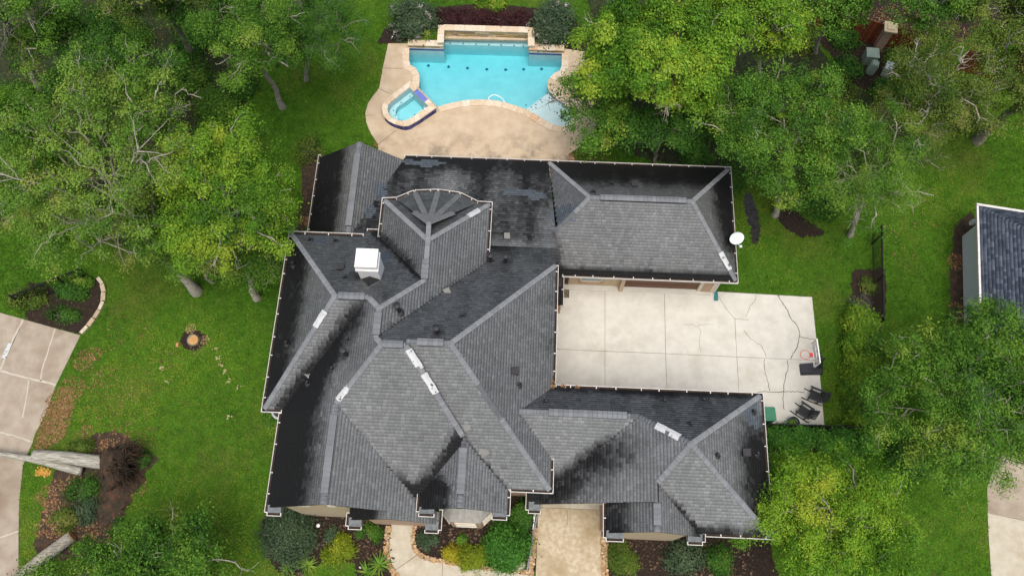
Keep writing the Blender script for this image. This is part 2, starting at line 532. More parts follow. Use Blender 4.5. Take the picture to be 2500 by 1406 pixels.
for a in ([(926, 217), (952, 230)], [(892.5, 283), (912, 281)], [(923, 353), (968, 318)], [(935, 167), (984, 168)], [(1389, 178), (1430, 180)], [(1430, 128), (1430, 180)], [(1389, 376), (1389, 395)]):
    ribbon([G2(x, y, 0.05) for x, y in a], 0.022, 0.054).build('deck_joint', MATS['joint'], pool_deck)

def slab(name, px, mat, parent, z=0.03, inset=0.012):
    """one concrete slab with its own edges"""
    P = [np.array(G2(x, y, z)) for x, y in px]
    c = sum(P) / len(P)
    Q = [tuple(p + (c - p) / np.linalg.norm(c - p) * inset) for p in P]
    return MB().prism(Q, -0.08, z).build(name, MATS[mat], parent)

def paving(name, px):
    """the joint bed under a field of slabs"""
    vs, fs = flat_loops([[G2(x, y) for x, y in px]], 0.008)
    return structure(name, vs, fs, 'joint')

# motor court behind the house
court_px = [(1352, 693), (1745, 710), (1983, 725), (2013, 1037), (1500, 1020), (1350, 1010)]
court = paving('motor_court', court_px)
cols_t = [(1340, 695), (1477, 700), (1622, 707), (1754, 716)]
slab('slab', [(1340, 695), (1477, 700), (1477, 857), (1340, 851)], 'court', court)
slab('slab', [(1477, 700), (1622, 706), (1625, 863), (1477, 857)], 'court', court)
slab('slab', [(1622, 706), (1748, 711.5), (1759, 731), (1775, 756), (1794, 778), (1799, 871), (1625, 863)], 'court', court)
slab('slab', [(1748, 711.5), (1983, 725), (1999, 880), (1799, 871), (1794, 778), (1775, 756), (1759, 731)], 'court', court)
slab('slab', [(1340, 851), (1477, 857), (1477, 1010), (1340, 1004)], 'court', court)
slab('slab', [(1477, 857), (1625, 863), (1631, 1015), (1477, 1010)], 'court', court)
slab('slab', [(1625, 863), (1799, 871), (1808, 1022), (1631, 1015)], 'court', court)
slab('slab', [(1799, 871), (1999, 880), (2013, 1037), (1808, 1030)], 'court', court)
Z2 = lambda q: (1340 + q[0] / 3.378, 680 + q[1] / 3.378)
for cr, w in (([(1890, 140), (1925, 200), (1960, 250), (1985, 310), (2010, 345), (2045, 385), (2065, 440), (2062, 510), (2045, 570), (2010, 625), (1995, 660)], 0.034),
           ([(1710, 125), (1700, 185), (1665, 220), (1650, 260), (1625, 310)], 0.016), ([(1537, 330), (1590, 335), (1645, 345)], 0.016),
           ([(1610, 430), (1660, 490), (1745, 550), (1775, 600), (1795, 645)], 0.018), ([(1775, 662), (1780, 760), (1800, 830), (1820, 930)], 0.024),
           ([(1965, 672), (1970, 730), (1945, 850), (1935, 935), (1930, 1000), (1940, 1075)], 0.028),
           ([(1715, 945), (1760, 932), (1870, 935), (1940, 930), (2000, 930), (2110, 938)], 0.03), ([(2070, 478), (2130, 490), (2205, 508)], 0.026),
           ([(1100, 378), (1160, 380), (1190, 375), (1215, 395), (1260, 380), (1365, 378)], 0.012), ([(1230, 395), (1252, 440), (1240, 520), (1252, 600)], 0.012)):
    pts = [G2(*Z2(q), 0.03) for q in cr]
    pts = smooth_path(pts, 7)
    pts = [(p[0] + random.uniform(-.025, .025), p[1] + random.uniform(-.025, .025)) for p in pts]
    ribbon(pts, w, 0.034, 0.35).build('crack', MATS['crack'], court)

# concrete drive at the left edge
drive = paving('neighbouring_drive', [(-400, 690), (0, 763), (195, 818), (137, 940), (108, 1018), (86, 1060), (57, 1135), (48, 1220), (46, 1406), (46, 1560), (-400, 1560)])
slab('slab', [(-400, 672), (0, 763), (58, 779), (0, 905), (-400, 810)], 'street', drive, inset=0.02)
slab('slab', [(58, 779), (197, 818), (137, 940), (0, 905)], 'street', drive, inset=0.02)
slab('slab', [(-400, 810), (0, 905), (137, 940), (108, 1018), (86, 1060), (80, 1079), (0, 1055), (-400, 960)], 'street', drive, inset=0.02)
slab('slab', [(-400, 960), (0, 1055), (80, 1079), (57, 1135), (48, 1220), (46, 1296), (0, 1312), (-400, 1380)], 'street', drive, inset=0.02)
slab('slab', [(-400, 1380), (0, 1312), (46, 1296), (46, 1560), (-400, 1560)], 'street', drive, inset=0.02)
for pts, w in (([(57, 780), (40, 812), (22, 850), (0, 905)], .09), ([(0, 905), (60, 920), (137, 940)], .10), ([(134, 803), (120, 850), (102, 905), (100, 930)], .07),
               ([(70, 924), (66, 960), (55, 1020)], .06), ([(0, 1055), (30, 1063), (80, 1079)], .07), ([(0, 1312), (46, 1296)], .06)):
    ribbon([G2(x, y, .03) for x, y in smooth_path(pts, 4)], w, 0.036, 0.25).build('joint_sealant', MATS['sealant'], drive)
MB().add([G(x, y, .037) for x, y in ((4, 872), (14, 876), (30, 838), (20, 837))], [(0, 1, 2, 3)]).build('repair_patch', MATS['patch_white'], drive)

# neighbour's drive at the right edge
ndrive = paving('right_drive', [(2410, 1190), (2412, 1300), (2420, 1406), (2425, 1560), (2800, 1560), (2800, 1000), (2440, 1090)])
slab('slab', [(2410, 1190), (2411, 1251), (2500, 1270), (2800, 1330), (2800, 1000), (2440, 1090)], 'street', ndrive, inset=0.01)
slab('slab', [(2411, 1251), (2413, 1300), (2420, 1406), (2425, 1560), (2800, 1560), (2800, 1330), (2500, 1270)], 'walk', ndrive, inset=0.01)

# front walk and the drive under the carriage porch
fw_l = [(955, 1262), (954.8, 1284), (950.4, 1317), (949.6, 1346), (954.8, 1372), (966, 1394), (985, 1425), (1030, 1455)]
fw_r = [(1010, 1262), (1009.6, 1284), (1005, 1312), (1008, 1335), (1018, 1352), (1038, 1365), (1073, 1372.5), (1131, 1381), (1174, 1388), (1235, 1395.6), (1303, 1403)]
walk = paving('front_walk', fw_l[:-1] + [(1030, 1470), (1310, 1490)] + fw_r[::-1])
slab('slab', fw_l[:5] + [(964, 1392), (1018, 1354)] + fw_r[3::-1], 'walk', walk)
slab('slab', [(964, 1392), (985, 1425), (1030, 1470), (1077, 1480), (1081, 1374), (1038, 1365), (1018, 1354)], 'walk', walk)
slab('slab', [(1081, 1374), (1077, 1480), (1165, 1486), (1167, 1387), (1131, 1381)], 'walk', walk)
slab('slab', [(1167, 1387), (1165, 1486), (1235, 1490), (1236, 1396)], 'walk', walk)
slab('slab', [(1236, 1396), (1235, 1490), (1306, 1495), (1304, 1403)], 'walk', walk)
apron = paving('carriage_drive', [(1314, 1160), (1470, 1160), (1472, 1560), (1302, 1560)])
slab('slab', [(1315, 1120), (1468, 1120), (1468, 1244), (1314, 1238)], 'walk', apron)
slab('slab', [(1314, 1238), (1468, 1244), (1471, 1560), (1302, 1560)], 'apron', apron)
ribbon([G2(x, y, .03) for x, y in smooth_path([(1384, 1244), (1386, 1258), (1384, 1270), (1386, 1280)], 3)], 0.02, 0.034, 0.3).build('crack', MATS['crack'], apron)

# planting beds
BEDS = []
def bed(name, px, mat, z=0.02, k=3, raise_=True):
    P = [(a + random.gauss(0, .045), b + random.gauss(0, .045)) for a, b in smooth_loop([G2(x, y) for x, y in px], k * 4)]
    BEDS.append(P)
    vs, fs = flat_loops([P], z)
    return structure(name, vs, fs, mat)

bed('mulch_bed', [(642, 1270), (700, 1245), (800, 1240), (950, 1270), (948, 1350), (962, 1404), (930, 1430), (873, 1420), (866, 1382), (835, 1366), (785, 1369), (757, 1392), (700, 1402), (664, 1377), (646, 1330)], 'mulch')
bed('mulch_bed', [(1014, 1270), (1150, 1225), (1302, 1210), (1306, 1300), (1303, 1398), (1236, 1391), (1130, 1376), (1040, 1361), (1012, 1335), (1009, 1310)], 'mulch')
bed('mulch_bed', [(1474, 1290), (1660, 1290), (1860, 1300), (1885, 1360), (1890, 1430), (1680, 1450), (1474, 1440)], 'mulch')
Z5 = lambda q: (q[0] / 2.779, 900 + q[1] / 2.779)
bed('storm_bed', [Z5(q) for q in [(640, 450), (800, 425), (900, 490), (1000, 560), (1075, 620), (990, 700), (900, 800), (850, 950), (810, 1080), (720, 1160), (560, 1290), (300, 1290), (235, 1200), (285, 1000), (330, 850), (370, 700), (400, 640), (500, 540)]], 'dirt')
bed('mulch_bed', [(70, 690), (140, 700), (235, 680), (252, 705), (247, 752), (215, 800), (192, 814), (120, 796), (62, 778), (75, 740)], 'mulch')
bed('mulch_bed', [(-30, 440), (22, 455), (40, 480), (42, 510), (28, 538), (-30, 562)], 'mulch')
bed('mulch_bed', [(926, 108), (945, 70), (1000, 50), (1060, 22), (1180, 12), (1310, 22), (1400, 50), (1452, 110), (1440, 128), (1388, 124), (1310, 90), (1180, 70), (1075, 74), (1055, 106), (985, 105)], 'mulch')
bed('mulch_bed', [(2082, 668), (2130, 658), (2160, 665), (2155, 790), (2115, 880), (2105, 980), (2075, 985), (2068, 860), (2080, 770)], 'mulch')
bed('mud_patch', [(1816, 480), (1832, 472), (1846, 505), (1856, 560), (1850, 592), (1834, 590), (1832, 560), (1820, 520)], 'wet_mud')
bed('mulch_bed', [(1885, 500), (1925, 508), (1975, 540), (2012, 572), (1955, 578), (1905, 548)], 'mulch')
bed('mulch_bed', [(2352, 532), (2380, 540), (2400, 800), (2390, 940), (2345, 950), (2325, 830), (2318, 700), (2328, 570)], 'dirt')
bed('mulch_bed', [(1870, 1030), (2010, 1040), (2120, 1042), (2115, 1110), (1990, 1105), (1872, 1100)], 'mulch')
bed('mulch_bed', [(650, 590), (700, 590), (708, 650), (655, 655)], 'dirt')
bed('mulch_bed', [(740, 380), (785, 372), (770, 470), (745, 560), (712, 572), (735, 500)], 'dirt')
bed('mulch_bed', [(1388, 385), (1400, 392), (1440, 420), (1388, 430)], 'dirt')
bed('bare_soil', [(1990, 80), (2060, 20), (2160, -20), (2330, -10), (2400, 40), (2330, 110), (2250, 60), (2180, 130), (2170, 210), (2100, 220), (2050, 160)], 'mulch')
bed('bare_soil', [(2250, 40), (2400, 60), (2520, 130), (2520, 60), (2450, -30), (2300, -40)], 'mulch', 0.014)
pm('forest_floor', (0.014, 0.022, 0.008), (0.034, 0.042, 0.015), 3.5, 0.95, 0.8, 20, c3=(0.048, 0.034, 0.018), scale3=0.9, lo3=.55, hi3=.75)
bed('woodland_floor', [(-60, -60), (300, -80), (620, -70), (640, 60), (620, 180), (590, 330), (600, 480), (620, 600), (560, 660), (430, 640), (300, 600), (180, 560), (60, 470), (-60, 400)], 'forest_floor', 0.010)
bed('woodland_floor', [(1460, -60), (1800, -70), (2000, -40), (1990, 80), (2060, 200), (2160, 250), (2200, 360), (2080, 480), (1960, 500), (1850, 430), (1700, 405), (1560, 385), (1500, 340), (1530, 260), (1470, 120)], 'forest_floor', 0.011)
bed('storm_pit', [Z5(q) for q in [(880, 640), (960, 640), (985, 690), (930, 740), (880, 800), (840, 850), (790, 830), (760, 800), (800, 720)]], 'red_clay', 0.028)
o = bed('puddle', [Z5(q) for q in [(885, 690), (930, 665), (950, 695), (915, 730), (880, 770), (840, 800), (830, 770)]], 'muddy_water', 0.034)

# ------------------------------------------------------------------ pool
pool = thing('swimming_pool', 'light blue free form swimming pool with stone coping and raised stone wall', 'pool', (POOL[0][0], POOL[0][1], 0))
FLOOR = -1.55
def fz(y): return -0.95 - 0.10 * max(0., y - 26.9)
n = len(POOL)
m = MB()
m.add([(x, y, 0.05) for x, y in POOL] + [(x, y, FLOOR) for x, y in POOL], [(i, (i + 1) % n, n + (i + 1) % n, n + i) for i in range(n)])
vs, fs = flat_loops([POOL], FLOOR); m.add([(x, y, fz(y)) for x, y, z in vs], fs)
m.build('basin', MATS['plaster'], pool)
c0 = np.mean(np.array(POOL), axis=0)
# tanning ledge and bench
led = [(1337, 229), (1283, 268.5)] + [(1308, 284), (1326, 295), (1350, 308), (1371, 312), (1388, 309), (1398, 298), (1398, 275), (1381, 255), (1362, 243), (1344, 229)]
MB().prism([G2(x, y, -0.3) for x, y in led], FLOOR, -0.28).build('tanning_ledge', MATS['plaster'], pool)
MB().prism([G2(x, y, -0.5) for x, y in [(1084, 91), (1290, 97), (1290, 116), (1084, 110)]], FLOOR, -0.45).build('bench', MATS['plaster'], pool)
Zp = lambda q: (860 + q[0] / 3.347, q[1] / 3.347)
for q in ((623, 543), (788, 553), (942, 565), (1100, 575), (1254, 579), (1400, 575), (1546, 573)):
    c = G(*Zp(q), -1.35); c = (c[0], c[1], fz(c[1]) + .02)
    MB().add([(c[0] - .12, c[1], c[2]), (c[0], c[1] - .12, c[2]), (c[0] + .12, c[1], c[2]), (c[0], c[1] + .12, c[2])], [(0, 1, 2, 3)]).build('floor_tile', MATS['dark_tile'], pool)
for q in ((800, 357), (907, 359), (1012, 365), (1117, 369), (1217, 372), (1322, 376), (1397, 379)):
    c = G(*Zp(q), -0.444)
    MB().box(c, .09, .09, .006, .785).build('marker_tile', MATS['dark_tile'], pool)
for q in ((1551, 836), (1500, 856), (1463, 878), (1500, 883), (1420, 861), (1540, 818)):
    c = G(*Zp(q), -0.276)
    MB().box(c, .08, .08, .006, .785).build('marker_tile', MATS['dark_tile'], pool)
# waterline tile band
inn = [tuple(np.array(p) + (c0 - np.array(p)) / np.linalg.norm(c0 - np.array(p)) * 0.012) for p in POOL]
m = MB()
m.add([(x, y, 0.0) for x, y in inn] + [(x, y, -0.16) for x, y in inn], [(i, (i + 1) % n, n + (i + 1) % n, n + i) for i in range(n)])
m.build('waterline_tile', MATS['blue_tile'], pool)
out = [tuple(np.array(p) - (c0 - np.array(p)) / np.linalg.norm(c0 - np.array(p)) * 0.01) for p in POOL]
m = MB().prism(out, FLOOR - 0.02, -0.11)
m.build('water', MATS['water'], pool)

def colored(name, shapes, cols, mat, parent=None, base=None):
    """several convex pieces with own colours in one mesh"""
    V = []; F = []; C = []
    for mb, c in zip(shapes, cols):
        n0 = len(V); V += mb.v; F += [tuple(i + n0 for i in f) for f in mb.f]; C += [c] * len(mb.v)
    off = offset_of(parent, base)
    me = bpy.data.meshes.new(name)
    me.from_pydata([tuple(np.array(p) - off) for p in V], [], F)
    a = me.attributes.new('tint', 'FLOAT_COLOR', 'POINT')
    c = np.ones((len(V), 4), np.float32); c[:, :3] = C
    a.data.foreach_set('color', c.ravel())
    me.update()
    return link(name, me, MATS[mat], parent, base)

def coping_color():
    t = random.random()
    return lerp((0.52, 0.41, 0.28), (0.64, 0.56, 0.45), t) if random.random() > .08 else (0.55, 0.36, 0.24)

def piece(name, poly, z0, z1, col, mat, parent):
    return colored(name, [MB().prism(poly, z0, z1)], [col], mat, parent)

def resample(path, step):
    P = [np.array(p, float) for p in path]
    d = [0]
    for a, b in zip(P, P[1:]): d.append(d[-1] + np.linalg.norm(b - a))
    k = max(2, int(round(d[-1] / step)) + 1)
    out = []
    for s in np.linspace(0, d[-1], k):
        i = max(0, min(len(P) - 2, int(np.searchsorted(d, s)) - 1))
        t = (s - d[i]) / max(d[i + 1] - d[i], 1e-9)
        out.append(P[i] + (P[i + 1] - P[i]) * t)
    return out

def band_pieces(path, width, step, z0, z1, parent, side=1, mat='coping', colfn=coping_color, name='coping_stone', gap=0.012, over=0.04):
    """row of single stones along a path, laid on its left (side=1) or right"""
    P = resample(path, step)
    k = len(P)
    nr = []
    for i in range(k):
        d = P[min(i + 1, k - 1)] - P[max(i - 1, 0)]; d = d / np.linalg.norm(d)
        nr.append(np.array([-d[1], d[0]]) * side)
    for i in range(k - 1):
        a, b = P[i], P[i + 1]
        e = (b - a) / np.linalg.norm(b - a) * gap / 2
        poly = [a + e - nr[i] * over, b - e - nr[i + 1] * over, b - e + nr[i + 1] * width, a + e + nr[i] * width]
        piece(name, [tuple(p) for p in poly], z0, z1 + random.uniform(-.004, .004), colfn(), mat, parent)

# coping stones, south side and the two round corners (the pool outline runs clockwise, outside is on its left)
band_pieces([G2(x, y) for x, y in pool_px[6:20]], 0.36, 0.42, 0.02, 0.085, pool, 1)
band_pieces([G2(x, y) for x, y in pool_px[19:31]], 0.36, 0.48, 0.02, 0.085, pool, 1)
band_pieces([G2(x, y) for x, y in pool_px[31:37] + [(998, 119.5)]], 0.36, 0.42, 0.02, 0.085, pool, 1)

# raised wall: single veneer stones in courses and cap stones on top
def veneer_color():
    return random.choice([(0.42, 0.31, 0.15), (0.52, 0.39, 0.21), (0.34, 0.24, 0.13), (0.58, 0.48, 0.32), (0.30, 0.22, 0.14), (0.48, 0.33, 0.14), (0.40, 0.30, 0.20)])
def raised_wall(a, b, z0, z1, depth, courses, cap_w):
    a, b = np.array(a), np.array(b)
    L = np.linalg.norm(b - a); d = (b - a) / L
    nrm = np.array([-d[1], d[0]])           # away from the pool
    core = [a + nrm * .06, b + nrm * .06, b + nrm * depth, a + nrm * depth]
    MB().prism([tuple(p) for p in core], -0.4, z1 - .03).build('wall_core', MATS['trim'], pool)
    h = (z1 - 0.03 - z0) / courses
    for c in range(courses):
        s = -random.uniform(0, .3)
        while s < L:
            w = random.uniform(.35, .95)
            s0, s1 = max(0, s), min(L, s + w)
            if s1 - s0 > .05:
                pr = random.uniform(-.03, .012)
                q = [a + d * (s0 + .006) + nrm * pr, a + d * (s1 - .006) + nrm * pr, a + d * (s1 - .006) + nrm * .1, a + d * (s0 + .006) + nrm * .1]
                piece('veneer_stone', [tuple(p) for p in q], z0 + c * h + .004, z0 + (c + 1) * h - .004, veneer_color(), 'veneer', pool)
            s += w
    band_pieces([tuple(a - d * .02), tuple(b + d * .02)], cap_w, 0.6, z1 - 0.03, z1 + 0.03, pool, 1, over=.05)
aN, bN = G2(1085, 90.5, -.1), G2(1290, 96.5, -.1)
raised_wall(aN, bN, -.15, 0.55, 0.34, 6, 0.36)
raised_wall(G2(998, 120, -.1), G2(1083, 122.5, -.1), -.15, 0.28, 0.34, 4, 0.36)
raised_wall(G2(1291, 130.5, -.1), G2(1376, 133.5, -.1), -.15, 0.28, 0.34, 4, 0.36)
raised_wall(G2(1083.5, 122, -.1), tuple(np.array(aN) + (0, .3)), -.15, 0.55, 0.30, 6, 0.34)
raised_wall(tuple(np.array(bN) + (0, .3)), G2(1290.5, 130, -.1), -.15, 0.55, 0.30, 6, 0.34)

# spa
spa = thing('spa', 'raised D shaped spa with blue tiled side and stone coping', 'spa', (SPA_OUT[0][0], SPA_OUT[0][1], 0))
n = len(SPA_IN)
SF = -0.45
m = MB()
m.add([(x, y, 0.5) for x, y in SPA_IN] + [(x, y, SF) for x, y in SPA_IN], [(i, (i + 1) % n, n + (i + 1) % n, n + i) for i in range(n)])
vs, fs = flat_loops([SPA_IN], SF); m.add(vs, fs)
m.build('basin', MATS['plaster'], spa)
Zs = lambda q: (880 + q[0] / 8.27, 170 + q[1] / 8.27)
seat_in = [(1085, 520), (900, 660), (770, 740), (715, 800), (705, 890), (755, 960), (760, 1040), (870, 1035), (940, 1010), (1010, 960), (1180, 850), (1310, 745)]
SI = [G2(*Zs(q), 0.0) for q in seat_in]
ring = [SPA_IN[0]] + SI + [SPA_IN[1]] + SPA_IN[2:]
vs, fs = flat_loops([ring], 0.0)
m = MB(); m.add(vs, fs)
k = len(SI)
m.add([(x, y, 0.0) for x, y in SI] + [(x, y, SF) for x, y in SI], [(i, i + 1, k + i + 1, k + i) for i in range(k - 1)])
m.build('seat_ledge', MATS['plaster'], spa)
for q in ((1000, 545), (823, 672), (670, 830), (700, 933), (833, 1032), (1097, 918), (1263, 800)):
    MB().box(G(*Zs(q), 0.003), .07, .07, .006, .785).build('marker_tile', MATS['dark_tile'], spa)
c1 = np.mean(np.array(SPA_IN), axis=0)
m = MB().prism([tuple(np.array(p) - (c1 - np.array(p)) / np.linalg.norm(c1 - np.array(p)) * 0.008) for p in SPA_IN], SF - .02, 0.38)
m.build('water', MATS['water'], spa)
# tiled outer shell, with the pool side too
so = SPA_OUT
no_ = len(so)
vs, fs = flat_loops([so, SPA_IN], 0.47)
shell = [tuple(np.array(p) + (c1 - np.array(p)) / np.linalg.norm(c1 - np.array(p)) * 0.04) for p in so]
m = MB()
m.add([(x, y, 0.46) for x, y in shell] + [(x, y, -0.6) for x, y in shell], [(i, (i + 1) % no_, no_ + (i + 1) % no_, no_ + i) for i in range(no_)])
vs, fs = flat_loops([shell, SPA_IN], 0.46); m.add(vs, fs)
m.build('tiled_wall', MATS['blue_tile'], spa)
# small tiles on the visible side, laid as single pieces in courses
arc = shell[1:8]
P = resample(arc, 0.155)
shp = []; cl = []
for c in range(3):
    for i in range(len(P) - 1):
        a, b = P[i], P[i + 1]
        d = (b - a) / np.linalg.norm(b - a); nr = np.array([d[1], -d[0]])
        if np.dot(nr, a - c1) < 0: nr = -nr
        q = [a + d * .006, b - d * .006, b - d * .006 + nr * .012, a + d * .006 + nr * .012]
        shp.append(MB().prism([tuple(p) for p in q], .06 + c * .135, .19 + c * .135)); cl.append(random.choice([(.05, .06, .20), (.08, .085, .26), (.035, .04, .15), (.11, .11, .27), (.06, .07, .23)]))
o = colored('wall_tiles', shp, cl, 'coping', spa); o['kind'] = 'stuff'
# coping ring, outer path to inner path, stone by stone; the spillway gap is tiled
Zq = lambda pts: [G2(*Zs(q), 0.5) for q in pts]
outer = Zq([(1160, 385), (1000, 235), (860, 350), (640, 510), (540, 590), (460, 690), (432, 800), (470, 950), (560, 1040), (700, 1110), (870, 1150), (985, 1140), (1220, 1000), (1535, 775), (1375, 600)])
inner = Zq([(1080, 455), (990, 370), (900, 437), (690, 600), (620, 660), (565, 715), (548, 800), (570, 900), (640, 985), (740, 1030), (870, 1042), (990, 1012), (1170, 890), (1370, 745), (1290, 660)])
for i in range(len(outer) - 1):
    a, b, c, d = (np.array(p) for p in (outer[i], outer[i + 1], inner[i + 1], inner[i]))
    k = max(1, int(round(np.linalg.norm(b - a) / 0.5)))
    for j in range(k):
        t0, t1 = j / k + .012 / k, (j + 1) / k - .012 / k
        q = [a + (b - a) * t0, a + (b - a) * t1, d + (c - d) * t1, d + (c - d) * t0]
        piece('coping_stone', [tuple(p) for p in q], 0.465, 0.53 + random.uniform(-.004, .004), coping_color(), 'coping', spa)
MB().prism(Zq([(1080, 455), (1160, 398), (1362, 600), (1290, 660)]), 0.30, 0.475).build('spillway', MATS['spill_tile'], spa)
# floating cleaner hose
hz = -0.1
pts = [G(*Zp(q), hz) for q in smooth_path([(1108, 835), (1112, 810), (1130, 787), (1162, 778), (1200, 790), (1230, 812), (1246, 838), (1266, 850)], 4)]
o = MB().tube(pts, 0.028, 6).build('pool_hose', MATS['hose'], base=pts[0])
setprops(o, 'white cleaner hose arching at the pool edge by the coping', 'hose')
pts = [G(*Zp(q), -0.24) for q in smooth_path([(1395, 892), (1450, 897), (1510, 888), (1560, 868), (1600, 840), (1604, 790)], 4)]
o = MB().tube(pts, 0.02, 6).build('pool_hose', MATS['hose'], base=pts[0])
setprops(o, 'white cleaner hose lying in the shallow tanning ledge', 'hose')

# ------------------------------------------------------------------ the house
house = thing('house', 'large brick house with stained dark grey shingle hip roofs and white gutters', 'house', hw(-4, 9, 0))

PL = {'MW': (.785, 0, 5.5 + .785 * 10.20), 'ME': (-.823, 0, 5.5 + .823 * 1.40), 'MS': (0, .687, 5.5 - .687 * 4.48), 'MSL': (0, .687, 5.75 - .687 * 4.48), 'C': (0, -.697, 5.5 + .697 * 14.60),
      'TE': (-.835, 0, 5.5 - .835 * 1.80), 'TW': (.835, 0, 5.5 + .835 * 6.80), 'TN': (0, -.71, 5.5 + .71 * 17.62), 'LW': (.94, 0, 5.5 + .94 * 10.98), 'LN': (0, -.72, 5.5 + .72 * 15.70),
      'LS': (0, .70, 5.5 - .70 * 7.39), 'WN': (0, -.852, 5.5 + .852 * 8.86), 'WS': (0, .706, 6.68 - .706 * 7.47), 'WE': (-.634, 0, 5.5 + .634 * 10.40), 'WW': (.563, 0, 7.75 - .563 * 6.85),
      'WSS': (0, .705, 5.5 - .705 * 3.03), 'G1E': (-.695, 0, 7.66 - .695 * 7.45), 'AN': (0, -.706, 3 + .706 * 21.45), 'AS': (0, .706, 3 - .706 * 15.22), 'AE': (-.9, 0, 3 + .9 * 10.33),
      'PW': (.71, 0, 3 + .71 * 10.87), 'PE': (-.80, 0, 4.65 - .80 * 8.55), 'B': (0, -.29, 3 + .29 * 21.45), 'e': (0, 0, 5.5)}

def zp(pl, u, v):
    a, b, c = PL[pl]
    return a * u + b * v + c

def X(a, b, c):
    A = []; Bv = []
    for k in (a, b, c):
        if isinstance(k, tuple):
            A.append({'u': [1, 0, 0], 'v': [0, 1, 0]}[k[0]]); Bv.append(k[1])
        else:
            p = PL[k]; A.append([-p[0], -p[1], 1]); Bv.append(p[2])
    return tuple(np.linalg.solve(np.array(A, float), np.array(Bv, float)))

def on(pl, *uv):
    return [(u, v, zp(pl, u, v)) for u, v in uv]

def onp(px, py, pl):
    """survey point on a roof plane, house frame"""
    a = np.array(GH(px, py, 2.0)); b = np.array(GH(px, py, 10.0))
    f = lambda p: p[2] - zp(pl, p[0], p[1])
    t = f(a) / (f(a) - f(b))
    return tuple(a + (b - a) * t)

def nz(u, v, s=1.0):
    u, v = u * s, v * s
    return (math.sin(u * 1.7 + 2.1 * math.sin(v * .9)) + math.sin(v * 2.3 + 1.7 * math.sin(u * 1.3 + 1)) + .7 * math.sin(u * 4.1 + v * 3.3) + .5 * math.sin(u * 7.9 - v * 6.1)) / 3.2

def sst(a, b, x):
    t = max(0., min(1., (x - a) / (b - a)))
    return t * t * (3 - 2 * t)

GREY_A, GREY_B = np.array((0.158, 0.166, 0.170)), np.array((0.208, 0.217, 0.221))
DARK = np.array((0.0095, 0.010, 0.0112))
FRESH = np.array((0.13, 0.155, 0.185))
FRESH_SPOTS = [(1048, 398, 'B', .9, .35), (1372, 530, 'B', .75, .75), (1270, 470, 'B', 1.1, .28), (775, 585, 'LN', .9, .3), (935, 630, 'LN', .5, .45), (1838, 1010, 'WE', .5, .8), (1000, 395, 'B', .4, .2), (1310, 478, 'B', .6, .3), (930, 470, 'PE', .35, .7), (905, 520, 'PE', .35, .6)]
FRESH_UV = [(onp(x, y, p)[:2], ru, rv) for x, y, p, ru, rv in FRESH_SPOTS]

